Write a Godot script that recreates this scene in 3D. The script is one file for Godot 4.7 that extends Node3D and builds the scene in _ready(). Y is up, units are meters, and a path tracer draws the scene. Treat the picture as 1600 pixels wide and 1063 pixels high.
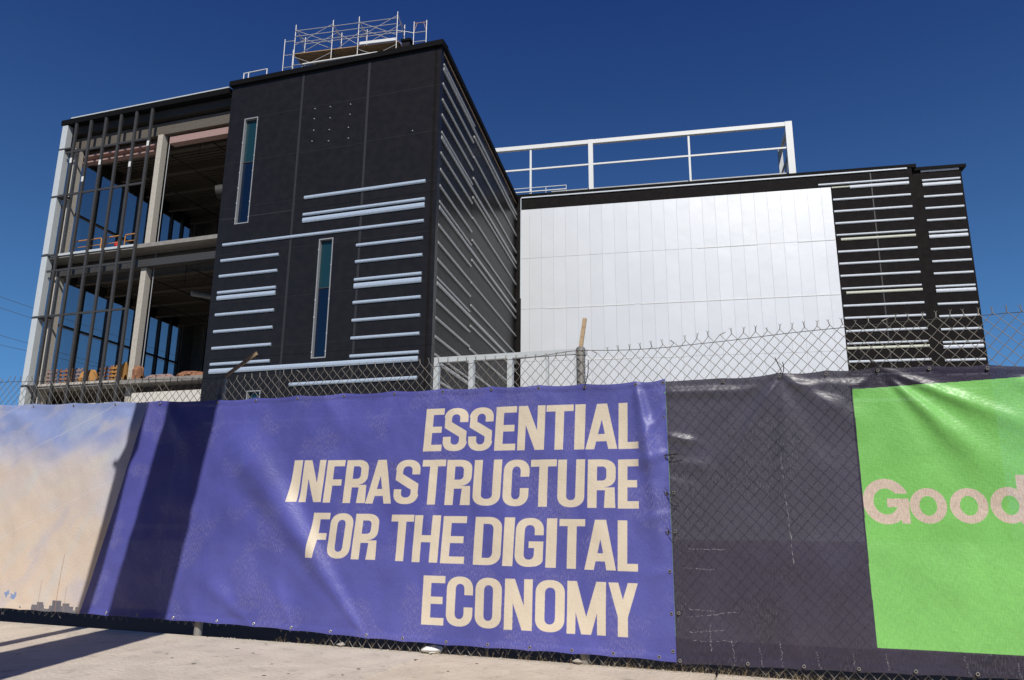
extends Node3D
# ---------------------------------------------------------------- constants found from the photograph
const CAM_H := 0.86            # camera height above the sidewalk
const K := 1.05                # metres per unit of the building survey
const YAW_F := deg_to_rad(18.8)    # fence
const YAW_B := deg_to_rad(18.06)   # black office front
const YAW_W := deg_to_rad(11.59)   # white wing
const FENCE_N := 4.828         # distance from the camera to the fence plane
const SIDE_FALL := 0.0045    # the sidewalk falls gently to the right
const SUN_AZ := deg_to_rad(-6.0)
const SUN_EL := deg_to_rad(46.0)

var M := {}
var rng := RandomNumberGenerator.new()
var used := {}

# ---------------------------------------------------------------- naming helpers
func numbered(called: String) -> String:
	if not used.has(called):
		used[called] = 0
		return called
	used[called] += 1
	return "%s_%03d" % [called, used[called]]

func tag(o, label := "", category := "", group := "", kind := ""):
	if label: o.set_meta("label", label)
	if category: o.set_meta("category", category)
	if group: o.set_meta("group", group)
	if kind: o.set_meta("kind", kind)
	return o

func thing(called: String, label: String, category: String, at := Vector3.ZERO, turn := 0.0, group := "") -> Node3D:
	var o := Node3D.new()
	o.name = numbered(called)
	add_child(o)
	o.position = at
	o.rotation.y = turn
	tag(o, label, category, group)
	return o

func mesh_node(called: String, mesh: Mesh, mat: Material, parent: Node, pos := Vector3.ZERO) -> MeshInstance3D:
	var o := MeshInstance3D.new()
	o.name = numbered(called) if parent == self else called
	o.mesh = mesh
	o.material_override = mat
	parent.add_child(o, true)
	o.position = pos
	return o

func obj(called: String, st: SurfaceTool, mat: Material, parent: Node, pos := Vector3.ZERO) -> MeshInstance3D:
	return mesh_node(called, st.commit(), mat, parent, pos)

# ---------------------------------------------------------------- shape helpers
func mb() -> SurfaceTool:
	var st := SurfaceTool.new()
	st.begin(Mesh.PRIMITIVE_TRIANGLES)
	return st

func tri(st: SurfaceTool, a: Vector3, b: Vector3, c: Vector3, n: Vector3):
	# clockwise front: swap when the winding looks the other way
	if (b - a).cross(c - a).dot(n) > 0:
		var t := b
		b = c
		c = t
	st.set_normal(n); st.add_vertex(a)
	st.set_normal(n); st.add_vertex(b)
	st.set_normal(n); st.add_vertex(c)

func quad(st: SurfaceTool, a: Vector3, b: Vector3, c: Vector3, d: Vector3, n: Vector3):
	tri(st, a, b, c, n)
	tri(st, a, c, d, n)

func poly_prism(st: SurfaceTool, pts: Array, shift: Vector3):
	# pts: planar convex loop, swept by shift
	var n := pts.size()
	var mid := Vector3.ZERO
	for p in pts: mid += p
	mid /= n
	for i in n:
		var a: Vector3 = pts[i]
		var b: Vector3 = pts[(i + 1) % n]
		var nn := (b - a).cross(shift).normalized()
		if nn.dot((a + b) * 0.5 - mid) < 0: nn = -nn
		quad(st, a, b, b + shift, a + shift, nn)
	var cap := shift.normalized()
	for i in range(1, n - 1):
		tri(st, pts[0], pts[i], pts[i + 1], -cap)
		tri(st, pts[0] + shift, pts[i] + shift, pts[i + 1] + shift, cap)

func box(st: SurfaceTool, a: Vector3, b: Vector3):
	poly_prism(st, [Vector3(a.x, a.y, a.z), Vector3(b.x, a.y, a.z), Vector3(b.x, b.y, a.z), Vector3(a.x, b.y, a.z)], Vector3(0, 0, b.z - a.z))

func chamfer_box(st: SurfaceTool, a: Vector3, b: Vector3, c: float):
	# edges of the face towards +z and the four z-edges are chamfered
	var lo := [Vector2(a.x + c, a.y), Vector2(b.x - c, a.y), Vector2(b.x, a.y + c), Vector2(b.x, b.y - c), Vector2(b.x - c, b.y), Vector2(a.x + c, b.y), Vector2(a.x, b.y - c), Vector2(a.x, a.y + c)]
	var pts := []
	for p in lo: pts.append(Vector3(p.x, p.y, a.z))
	var mid := Vector2((a.x + b.x) * 0.5, (a.y + b.y) * 0.5)
	var zc := b.z - c
	for i in 8:
		var p: Vector2 = lo[i]
		var q: Vector2 = lo[(i + 1) % 8]
		var e := (q - p).normalized()
		var n2 := Vector2(e.y, -e.x)
		if n2.dot((p + q) * 0.5 - mid) < 0: n2 = -n2
		quad(st, Vector3(p.x, p.y, a.z), Vector3(q.x, q.y, a.z), Vector3(q.x, q.y, zc), Vector3(p.x, p.y, zc), Vector3(n2.x, n2.y, 0))
		var pi := p + (mid - p).sign() * c
		var qi := q + (mid - q).sign() * c
		quad(st, Vector3(p.x, p.y, zc), Vector3(q.x, q.y, zc), Vector3(qi.x, qi.y, b.z), Vector3(pi.x, pi.y, b.z), Vector3(n2.x, n2.y, 1).normalized())
	for i in range(1, 7):
		var f := [0, i, i + 1]
		var v := []
		for k in f:
			var p: Vector2 = lo[k]
			var s := p + (mid - p).sign() * c
			v.append(Vector3(s.x, s.y, b.z))
		tri(st, v[0], v[1], v[2], Vector3(0, 0, 1))
		tri(st, pts[0], pts[i], pts[i + 1], Vector3(0, 0, -1))

func frame_of(d: Vector3) -> Array:
	var up := Vector3.UP if absf(d.y) < 0.95 else Vector3.RIGHT
	var x := up.cross(d).normalized()
	return [x, d.cross(x).normalized()]

func tube(st: SurfaceTool, p: Vector3, q: Vector3, r: float, n := 8, r2 := -1.0, caps := true):
	if r2 < 0: r2 = r
	var d := (q - p).normalized()
	var f := frame_of(d)
	for i in n:
		var a0 := TAU * i / n
		var a1 := TAU * (i + 1) / n
		var n0: Vector3 = f[0] * cos(a0) + f[1] * sin(a0)
		var n1: Vector3 = f[0] * cos(a1) + f[1] * sin(a1)
		smooth_quad(st, p + n0 * r, p + n1 * r, q + n1 * r2, q + n0 * r2, n0, n1, n1, n0)
		if caps:
			tri(st, p, p + n0 * r, p + n1 * r, -d)
			tri(st, q, q + n0 * r2, q + n1 * r2, d)

func smooth_quad(st: SurfaceTool, a, b, c, d, na, nb, nc, nd):
	var flip: bool = (b - a).cross(c - a).dot(na + nb + nc) > 0
	var v := [a, b, c, a, c, d]
	var nn := [na, nb, nc, na, nc, nd]
	var order := [0, 2, 1, 3, 5, 4] if flip else [0, 1, 2, 3, 4, 5]
	for i in order:
		st.set_normal(nn[i]); st.add_vertex(v[i])

func path_tube(st: SurfaceTool, pts: Array, radii, n := 6):
	var rings := []
	var m := pts.size()
	var x := Vector3.ZERO
	for i in m:
		var d: Vector3 = (pts[mini(i + 1, m - 1)] - pts[maxi(i - 1, 0)]).normalized()
		if i == 0: x = frame_of(d)[0]
		x = (x - d * x.dot(d)).normalized()
		var y := d.cross(x)
		var r: float = radii[i] if radii is Array else radii
		var ring := []
		for k in n:
			var a := TAU * k / n
			var nn := x * cos(a) + y * sin(a)
			ring.append([pts[i] + nn * r, nn])
		rings.append(ring)
	for i in m - 1:
		for k in n:
			var k2 := (k + 1) % n
			var A = rings[i][k]; var B = rings[i][k2]; var C = rings[i + 1][k2]; var D = rings[i + 1][k]
			smooth_quad(st, A[0], B[0], C[0], D[0], A[1], B[1], C[1], D[1])

# building survey units -> metres in a wall's frame: u along the wall, y above the camera, o outwards
func P(u: float, y: float, o: float) -> Vector3:
	return Vector3(u * K, y * K + CAM_H, o * K)
func bk(st: SurfaceTool, u0, u1, y0, y1, o0, o1):
	box(st, P(u0, y0, o0), P(u1, y1, o1))
const GROUND_Y := -(CAM_H + .25) / K

const SKEW := 0.1134   # the glazed side runs square to the wing, not to the front
func skew_slab(st: SurfaceTool, y0: float, y1: float, o0: float, o1: float):
	# o0 deeper, o1 nearer the front
	poly_prism(st, [P(-22.0 + o0 * SKEW, y0, o0), P(-11.21, y0, o0), P(-11.21, y0, o1), P(-22.0 + o1 * SKEW, y0, o1)], Vector3(0, (y1 - y0) * K, 0))

func girt(u0: float, u1: float, y: float, h: float, o0: float, proud := 0.075) -> SurfaceTool:
	# folded metal rail: rounded nose, along u
	var st := mb()
	var prof := [Vector2(o0, y - h * .5), Vector2(o0 + proud * .6, y - h * .5), Vector2(o0 + proud, y - h * .22), Vector2(o0 + proud, y + h * .2), Vector2(o0 + proud * .55, y + h * .5), Vector2(o0, y + h * .5)]
	var pts := []
	for p in prof: pts.append(P(u0, p.y, p.x))
	poly_prism(st, pts, Vector3((u1 - u0) * K, 0, 0))
	return st

# ---------------------------------------------------------------- materials
func lin(r: float, g: float, b: float, a := 1.0) -> Color:
	var c := Color(r, g, b).linear_to_srgb()
	c.a = a
	return c

func noise_tex(freq: float, a: Color, b: Color, sd: int, size := 512, oct := 5, c = null) -> NoiseTexture2D:
	var n := FastNoiseLite.new()
	n.seed = sd
	n.noise_type = FastNoiseLite.TYPE_SIMPLEX_SMOOTH
	n.frequency = freq
	n.fractal_octaves = oct
	var t := NoiseTexture2D.new()
	t.width = size
	t.height = size
	t.seamless = true
	t.noise = n
	var g := Gradient.new()
	g.set_color(0, a)
	g.set_color(1, b)
	if c != null: g.add_point(0.5, c)
	t.color_ramp = g
	return t

func mat(color: Color, rough := 0.7, metal := 0.0) -> StandardMaterial3D:
	var m := StandardMaterial3D.new()
	m.albedo_color = color
	m.roughness = rough
	m.metallic = metal
	return m

func tex_mat(t: Texture2D, scale: float, rough := 0.8, metal := 0.0) -> StandardMaterial3D:
	var m := mat(Color.WHITE, rough, metal)
	m.albedo_texture = t
	m.uv1_triplanar = true
	m.uv1_world_triplanar = true
	m.uv1_scale = Vector3.ONE * scale
	return m

func bump(m: StandardMaterial3D, freq: float, strength: float, sd: int):
	var n := FastNoiseLite.new()
	n.seed = sd
	n.frequency = freq
	n.fractal_octaves = 4
	var t := NoiseTexture2D.new()
	t.width = 512; t.height = 512
	t.seamless = true
	t.as_normal_map = true
	t.bump_strength = strength
	t.noise = n
	m.normal_enabled = true
	m.normal_texture = t

func make_materials():
	M.black_membrane = tex_mat(noise_tex(0.012, lin(.0105, .0094, .0091), lin(.0195, .0172, .0166), 3, 1024, 6), 0.16, 0.34)
	bump(M.black_membrane, 0.02, .5, 5)
	M.black_membrane.metallic_specular = 0.4
	M.side_membrane = M.black_membrane.duplicate()
	M.side_membrane.metallic_specular = 0.13
	M.wing_membrane = M.black_membrane.duplicate()
	M.wing_membrane.metallic_specular = 0.12
	M.wing_membrane.roughness = 0.6
	M.tape = tex_mat(noise_tex(0.05, lin(.020, .019, .020), lin(.036, .035, .036), 9), 0.3, 0.5)
	M.lap = tex_mat(noise_tex(0.05, lin(.014, .013, .013), lin(.028, .026, .026), 10), 0.3, 0.5)
	M.black_trim = mat(lin(.006, .006, .0065), 0.7)
	M.black_trim.metallic_specular = 0.2
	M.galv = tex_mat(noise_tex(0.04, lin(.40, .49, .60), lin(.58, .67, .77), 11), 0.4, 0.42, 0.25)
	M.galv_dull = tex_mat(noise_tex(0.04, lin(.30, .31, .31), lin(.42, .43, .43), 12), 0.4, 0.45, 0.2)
	M.galv_white = tex_mat(noise_tex(0.03, lin(.50, .55, .60), lin(.68, .72, .76), 13), 0.4, 0.5, 0.1)
	M.cream_rail = tex_mat(noise_tex(0.03, lin(.52, .54, .44), lin(.66, .68, .57), 14), 0.4, 0.55)
	for i in 3:
		var k: float = [.735, .745, .755][i]
		M["panel%d" % i] = tex_mat(noise_tex(0.006, lin(k * .95, k * .975, k * .99), lin(k * 1.01, k * 1.03, k * 1.05), 20 + i, 512, 3), 0.08, 0.40, 0.3)
		bump(M["panel%d" % i], 0.006, .5, 60 + i)
	M.panel_back = mat(lin(.40, .41, .42), 0.8)
	M.white_paint = tex_mat(noise_tex(0.03, lin(.68, .69, .66), lin(.80, .80, .77), 30), 0.5, 0.45)
	M.alu_white = tex_mat(noise_tex(0.02, lin(.50, .54, .55), lin(.58, .61, .62), 31), 0.3, 0.4)
	M.mullion = tex_mat(noise_tex(0.03, lin(.038, .037, .036), lin(.062, .060, .057), 32), 0.5, 0.5)
	M.dark_steel = tex_mat(noise_tex(0.03, lin(.022, .021, .020), lin(.048, .044, .040), 33), 0.5, 0.7)
	M.concrete_col = tex_mat(noise_tex(0.03, lin(.36, .33, .28), lin(.58, .55, .48), 34), 0.5, 0.9)
	M.primer = tex_mat(noise_tex(0.03, lin(.30, .185, .165), lin(.42, .28, .25), 35), 0.6, 0.7)
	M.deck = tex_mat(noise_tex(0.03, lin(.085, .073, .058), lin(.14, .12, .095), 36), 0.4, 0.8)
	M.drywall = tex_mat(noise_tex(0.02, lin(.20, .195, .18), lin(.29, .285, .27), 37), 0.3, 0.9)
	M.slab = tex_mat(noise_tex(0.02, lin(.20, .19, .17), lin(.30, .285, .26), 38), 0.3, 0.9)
	M.spandrel = tex_mat(noise_tex(0.03, lin(.55, .52, .46), lin(.72, .69, .62), 39), 0.4, 0.8)
	M.sticker = mat(lin(.72, .72, .68), 0.5)
	M.orange = tex_mat(noise_tex(0.04, lin(.46, .20, .05), lin(.62, .30, .08), 40), 0.8, 0.6)
	M.netting = tex_mat(noise_tex(0.05, lin(.20, .08, .04), lin(.34, .17, .09), 41), 1.2, 0.8)
	M.netting_y = tex_mat(noise_tex(0.05, lin(.33, .15, .035), lin(.44, .24, .07), 42), 1.2, 0.8)
	M.wrap_pink = tex_mat(noise_tex(0.05, lin(.22, .14, .12), lin(.34, .24, .21), 43), 1.2, 0.8)
	M.red = mat(lin(.55, .02, .015), 0.4)
	M.plywood = tex_mat(noise_tex(0.03, lin(.30, .19, .10), lin(.48, .33, .19), 44), 0.9, 0.8)
	M.scaffold = tex_mat(noise_tex(0.05, lin(.48, .47, .45), lin(.66, .65, .63), 45), 1.2, 0.4, 0.35)
	M.rust_strap = tex_mat(noise_tex(0.06, lin(.20, .11, .05), lin(.55, .42, .27), 46, 512, 5, lin(.46, .34, .21)), 5.0, 0.75)
	M.post = tex_mat(noise_tex(0.05, lin(.20, .19, .18), lin(.36, .35, .33), 47), 3.0, 0.6, 0.3)
	M.wire = mat(lin(.24, .225, .20), 0.5, 0.4)
	M.cable = mat(lin(.03, .03, .03), 0.6)
	M.zip = mat(lin(.012, .012, .012), 0.5)
	M.brass = mat(lin(.46, .44, .42), 0.35, 0.8)
	M.glass_teal = mat(lin(.010, .040, .052), 0.06)
	M.glass_navy = mat(lin(.003, .010, .030), 0.05)
	bump(M.glass_teal, 0.006, .6, 70)
	M.glass_teal.uv1_triplanar = true
	bump(M.glass_navy, 0.006, .6, 71)
	M.glass_navy.uv1_triplanar = true
	M.glass_side = mat(lin(.012, .05, .10, .30), 0.03)
	M.glass_side.transparency = BaseMaterial3D.TRANSPARENCY_ALPHA
	M.bolt = mat(lin(.7, .7, .68), 0.4, 0.3)
	M.soil = tex_mat(noise_tex(0.03, lin(.27, .25, .22), lin(.42, .39, .35), 48), 0.35, 1.0)
	M.mulch_shade = tex_mat(noise_tex(0.05, lin(.030, .023, .017), lin(.075, .058, .042), 53), 0.9, 1.0)  # dark ground tone, also painted as shade behind the fence
	M.brick = tex_mat(noise_tex(0.05, lin(.09, .05, .038), lin(.17, .095, .07), 56), 0.7, 0.9)
	M.asphalt = tex_mat(noise_tex(0.08, lin(.04, .04, .04), lin(.075, .074, .072), 49), 0.8, 0.95)
	M.bark = tex_mat(noise_tex(0.05, lin(.08, .06, .045), lin(.22, .17, .13), 50), 2.0, 0.95)
	M.added_skirt = tex_mat(noise_tex(0.06, lin(.13, .095, .055), lin(.30, .23, .14), 55), 1.5, 0.95)
	M.frond = mat(lin(.05, .09, .03), 0.6)
	M.frond.backlight_enabled = true
	M.frond.backlight = lin(.03, .06, .015)
	M.straw = mat(Color.WHITE, 0.9)
	M.straw.vertex_color_use_as_albedo = true
	M.pebble = tex_mat(noise_tex(0.05, lin(.30, .27, .23), lin(.60, .56, .50), 52), 9.0, 0.9)
	M.paper = mat(lin(.80, .80, .78), 0.7)
	M.leaf = mat(lin(.14, .085, .04), 0.8)
	M.gum = mat(lin(.09, .08, .07), 0.85)

func concrete_texture(sd: int, warm: float) -> ImageTexture:
	# broom-finished sidewalk: speckle, blotches, hairline streaks and dark spots
	var n := 512
	var f := FastNoiseLite.new(); f.seed = sd; f.frequency = 0.012; f.fractal_octaves = 5
	var g := FastNoiseLite.new(); g.seed = sd + 1; g.frequency = 0.45; g.fractal_octaves = 2
	var st := FastNoiseLite.new(); st.seed = sd + 2; st.frequency = 0.03; st.fractal_octaves = 3
	var buf := PackedByteArray()
	buf.resize(n * n * 3)
	var i := 0
	for y in n:
		for x in n:
			var b := f.get_noise_2d(x, y) * 0.16 + g.get_noise_2d(x, y) * 0.16
			var s := st.get_noise_2d(x * 1.0, y * 1.0)
			if s > 0.28: b -= (s - 0.28) * 0.5
			var v := 0.53 * (1.0 + b)
			var c := Color(v * 1.06, v * (0.93 - 0.01 * warm), v * (0.765 - 0.02 * warm)).linear_to_srgb()
			buf[i] = clampi(int(c.r * 255), 0, 255)
			buf[i + 1] = clampi(int(c.g * 255), 0, 255)
			buf[i + 2] = clampi(int(c.b * 255), 0, 255)
			i += 3
	return ImageTexture.create_from_image(Image.create_from_data(n, n, false, Image.FORMAT_RGB8, buf))

# ---------------------------------------------------------------- lettering (print on the banners)
func rr(x: float, y: float, x0: float, y0: float, x1: float, y1: float, rx: float, ry: float, left := true, right := true) -> bool:
	if x < x0 or x > x1 or y < y0 or y > y1: return false
	var cx := 0.0
	if x < x0 + rx and left: cx = (x0 + rx - x) / rx
	elif x > x1 - rx and right: cx = (x - x1 + rx) / rx
	else: return true
	var cy := 0.0
	if y < y0 + ry: cy = (y0 + ry - y) / ry
	elif y > y1 - ry: cy = (y - y1 + ry) / ry
	return pow(cx, 2.3) + pow(cy, 2.3) <= 1.0

func glyph(ch: String, x: float, y: float, w: float) -> bool:
	# condensed heavy capitals, height 1, width w
	var t := 0.198
	var b := 0.148
	match ch:
		"I": return true
		"E": return x < t or y < b or y > 1 - b or (absf(y - .5) < b * .5 and x < w * .92)
		"F": return x < t or y > 1 - b or (absf(y - .47) < b * .5 and x < w * .92)
		"L": return x < t or y < b
		"T": return y > 1 - b or absf(x - w * .5) < t * .5
		"H": return x < t or x > w - t or absf(y - .5) < b * .5
		"N":
			if x < t * .92 or x > w - t * .92: return true
			var xd := (1 - y) * (w - t * 1.1)
			return x >= xd and x <= xd + t * 1.1
		"M":
			if x < t * .9 or x > w - t * .9: return true
			var xm := (1 - y) * (w * .5 - t * .5)
			return (x >= xm and x <= xm + t) or (w - x >= xm and w - x <= xm + t)
		"A":
			var o := (w * .5 - t * .58) * y
			if x < o or x > w - o: return false
			if x < o + t or x > w - o - t: return true
			return y > .17 and y < .33
		"Y":
			if absf(x - w * .5) < t * .5 and y < .5: return true
			if y < .36: return false
			var xl := (1 - y) / .64 * (w * .5 - t * .5)
			return (x >= xl and x <= xl + t) or (w - x >= xl and w - x <= xl + t)
		"U":
			return rr(x, y, 0, 0, w, 2, w * .5, .24) and not rr(x, y, t, b, w - t, 2, w * .5 - t, .10)
		"O":
			return rr(x, y, 0, 0, w, 1, w * .5, .26) and not rr(x, y, t, b, w - t, 1 - b, w * .5 - t, .12)
		"C":
			if not rr(x, y, 0, 0, w, 1, w * .5, .26) or rr(x, y, t, b, w - t, 1 - b, w * .5 - t, .12): return false
			return not (x > w * .5 and y > .385 and y < .63)
		"G":
			if x > w - t * .95 and y < .52: return rr(x, y, 0, 0, w, 1, w * .5, .16)
			if x > w * .48 and y > .385 and y < .52: return true
			if not rr(x, y, 0, 0, w, 1, w * .5, .26) or rr(x, y, t, b, w - t, 1 - b, w * .5 - t, .12): return false
			return not (x > w * .5 and y > .385 and y < .645)
		"D":
			if x < t: return true
			return rr(x, y, 0, 0, w, 1, w * .52, .25, false, true) and not rr(x, y, t, b, w - t, 1 - b, w * .5 - t, .12, false, true)
		"R":
			if x < t: return true
			if y > .42: return rr(x, y, 0, .42, w, 1, w * .5, .22, false, true) and not rr(x, y, t, .42 + b * .95, w - t, 1 - b, w * .5 - t, .09, false, true)
			return x > w - t * 1.12 + y * .06 - .02 and x < w - .02 + (.42 - y) * .05 or (y > .36 and x < w - .05)
		"S":
			if not rr(x, y, 0, 0, w, 1, w * .5, .25): return false
			var spine: float = .5 - (x - w * .5) * (.34 / w)
			if absf(y - spine) < .115: return x > .02 and x < w - .02
			if rr(x, y, t, b, w - t, 1 - b, w * .5 - t, .11): return false
			if y > spine: return not (x > w * .5 and y < .665)
			return not (x < w * .5 and y > .335)
	return false

func good_glyph(i: int, x: float, y: float) -> bool:
	# wide heavy lower case; box coordinates: x 0..1 across the box, y 0..1 of its own height
	if i == 0:
		var dx := (x - .5) / .5
		var dy := (y - .5) / .5
		if x > .52 and y > .37 and y < .56 and x < .985: return true
		if x > .80 and x < .985 and y > .02 and y < .40: return true
		if dx * dx + dy * dy > 1.0: return false
		var ix := (x - .5) / .265
		var iy := (y - .5) / .285
		if ix * ix + iy * iy < 1.0: return false
		return not (x > .5 and y > .5 and y < .67)
	if i == 3:
		if x > .69 and x < .99: return true
		var ex := (x - .46) / .46
		var ey := (y * 1.34 - .5) / .5
		if ex * ex + ey * ey > 1.0: return false
		var hx := (x - .48) / .215
		var hy := (y * 1.34 - .5) / .265
		return hx * hx + hy * hy >= 1.0
	var ox := (x - .5) / .5
	var oy := (y - .5) / .5
	if ox * ox + oy * oy > 1.0: return false
	var qx := (x - .5) / .235
	var qy := (y - .5) / .275
	return qx * qx + qy * qy >= 1.0

const LINES := [
	[[ "E", -2.269, -2.131, 0.461, 0.756], ["S", -2.127, -1.95, 0.459, 0.754], ["S", -1.942, -1.765, 0.457, 0.752], ["E", -1.748, -1.599, 0.455, 0.751], ["N", -1.586, -1.399, 0.454, 0.749], ["T", -1.391, -1.208, 0.452, 0.747], ["I", -1.197, -1.128, 0.45, 0.746], ["A", -1.122, -0.914, 0.449, 0.744], ["L", -0.908, -0.777, 0.447, 0.742]],
	[["I", -3.333, -3.259, 0.12, 0.419], ["N", -3.245, -3.058, 0.118, 0.417], ["F", -3.043, -2.9, 0.114, 0.414], ["R", -2.885, -2.704, 0.111, 0.412], ["A", -2.703, -2.497, 0.108, 0.409], ["S", -2.485, -2.296, 0.104, 0.405], ["T", -2.284, -2.109, 0.101, 0.402], ["R", -2.099, -1.917, 0.098, 0.399], ["U", -1.902, -1.703, 0.094, 0.396], ["C", -1.688, -1.51, 0.091, 0.393], ["T", -1.502, -1.323, 0.088, 0.39], ["U", -1.314, -1.134, 0.085, 0.387], ["R", -1.115, -0.936, 0.081, 0.384], ["E", -0.921, -0.789, 0.078, 0.382]],
	[["F", -3.138, -3.0, -0.265, 0.044], ["O", -2.99, -2.805, -0.267, 0.041], ["R", -2.79, -2.602, -0.27, 0.038], ["T", -2.507, -2.335, -0.274, 0.033], ["H", -2.328, -2.138, -0.277, 0.03], ["E", -2.119, -1.951, -0.28, 0.026], ["D", -1.888, -1.694, -0.284, 0.022], ["I", -1.68, -1.61, -0.286, 0.02], ["G", -1.6, -1.413, -0.288, 0.017], ["I", -1.395, -1.325, -0.29, 0.015], ["T", -1.31, -1.14, -0.292, 0.012], ["A", -1.142, -0.942, -0.295, 0.009], ["L", -0.933, -0.806, -0.298, 0.006]],
	[["E", -2.248, -2.09, -0.67, -0.36], ["C", -2.076, -1.892, -0.671, -0.361], ["O", -1.875, -1.69, -0.672, -0.362], ["N", -1.67, -1.485, -0.673, -0.363], ["O", -1.466, -1.276, -0.674, -0.364], ["M", -1.261, -1.014, -0.676, -0.365], ["Y", -1.0, -0.818, -0.677, -0.366]]]

const TEX_U0 := -4.42
const TEX_U1 := -0.60
const PIC_U0 := -7.70
const B_Y0 := -0.86
const B_Y1 := 1.00
const DARK_U1 := 3.60

var lut: PackedByteArray
func make_lut():
	lut.resize(4096)
	for i in 4096: lut[i] = int(Color(i / 4095.0, 0, 0).linear_to_srgb().r * 255.0 + .5)

func purple(u: float, y: float, n1: float, n2: float, scuff: float) -> Vector3:
	var c := Vector3(.090, .096, .368) * (1.0 + n1 * .16 + n2 * .10)
	if scuff > 0: c = c.lerp(Vector3(.33, .30, .42), minf(scuff, .5))
	return c

func scuff_amount(nz: FastNoiseLite, patch: FastNoiseLite, u: float, y: float) -> float:
	# rubbed, dusty print: speckle inside loose patches, more of them low down where feet and carts touch it
	var p := patch.get_noise_2d(u * 100, y * 100) - .12
	if p < 0: return 0.0
	var s := nz.get_noise_2d(u * 900, y * 300)
	return maxf(0.0, s - .10) * minf(p * 4.0, 1.0) * 1.2

func banner_text_texture() -> ImageTexture:
	var w := 2040
	var h := 988
	var su := (TEX_U1 - TEX_U0) / w
	var sy := (B_Y1 - B_Y0) / h
	var n1 := FastNoiseLite.new(); n1.seed = 61; n1.frequency = 0.02; n1.fractal_octaves = 4
	var n2 := FastNoiseLite.new(); n2.seed = 62; n2.frequency = 0.5; n2.fractal_octaves = 1
	var pa := FastNoiseLite.new(); pa.seed = 63; pa.frequency = 0.022; pa.fractal_octaves = 3
	n2.frequency = .35
	var gb := n2.get_image(w, h, false, false, false).get_data()
	var aw := w >> 2
	n1.frequency = .012
	pa.frequency = .016
	var ab := n1.get_image(aw, (h >> 2) + 1, false, false, false).get_data()
	var pb := pa.get_image(aw, (h >> 2) + 1, false, false, false).get_data()
	var buf := PackedByteArray()
	buf.resize(w * h * 3)
	var i := 0
	for py in h:
		for px in w:
			var gr := (gb[(py / 6) * w + px] - 128) * .0078
			var f := 1.0 + (ab[(py >> 2) * aw + (px >> 2)] - 128) * .0016 + gr * .11
			var p := (pb[(py >> 2) * aw + (px >> 2)] - 136) * .03
			var r := .090 * f
			var g := .096 * f
			var b := .368 * f
			if p > 0.0 and gr > .10:
				var sc := minf((gr - .10) * minf(p, 1.0) * .7, .35)
				r += (.33 - r) * sc
				g += (.30 - g) * sc
				b += (.42 - b) * sc
			buf[i] = lut[int(r * 4095.0)]
			buf[i + 1] = lut[int(g * 4095.0)]
			buf[i + 2] = lut[int(b * 4095.0)]
			i += 3
	for line in LINES:
		for g in line:
			var ch: String = g[0]
			var hh: float = g[4] - g[3]
			var wd: float = (g[2] - g[1]) / hh
			var mid: float = (g[1] + g[2]) * .5
			var slant: float = lerpf(.098, .028, clampf((mid + 3.3) / 2.5, 0, 1)) if line.size() > 7 else .025
			var x0 := int((g[1] - slant * hh - TEX_U0) / su) - 2
			var x1 := int((g[2] + slant * hh - TEX_U0) / su) + 2
			var y0 := int((B_Y1 - g[4]) / sy) - 1
			var y1 := int((B_Y1 - g[3]) / sy) + 1
			for py in range(y0, y1 + 1):
				for px in range(x0, x1 + 1):
					var cov := 0
					for s in 4:
						var uu := TEX_U0 + (px + .25 + .5 * (s & 1)) * su
						var yy := B_Y1 - (py + .25 + .5 * (s >> 1)) * sy
						var ly: float = (yy - g[3]) / hh
						if ly < 0 or ly > 1: continue
						var lx: float = (uu - g[1] - slant * (ly - .5) * hh) / hh
						if lx < 0 or lx > wd: continue
						if glyph(ch, lx, ly, wd): cov += 1
					if cov == 0: continue
					var k := cov * .25
					var v := 1.0 + (ab[(py >> 2) * aw + (px >> 2)] - 128) * .0009 + (gb[py * w + px] - 128) * .0008
					var at := (py * w + px) * 3
					buf[at] = int(lerpf(buf[at], lut[int(.70 * v * 4095.0)], k))
					buf[at + 1] = int(lerpf(buf[at + 1], lut[int(.615 * v * 4095.0)], k))
					buf[at + 2] = int(lerpf(buf[at + 2], lut[int(.49 * v * 4095.0)], k))
	return ImageTexture.create_from_image(Image.create_from_data(w, h, false, Image.FORMAT_RGB8, buf))

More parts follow.
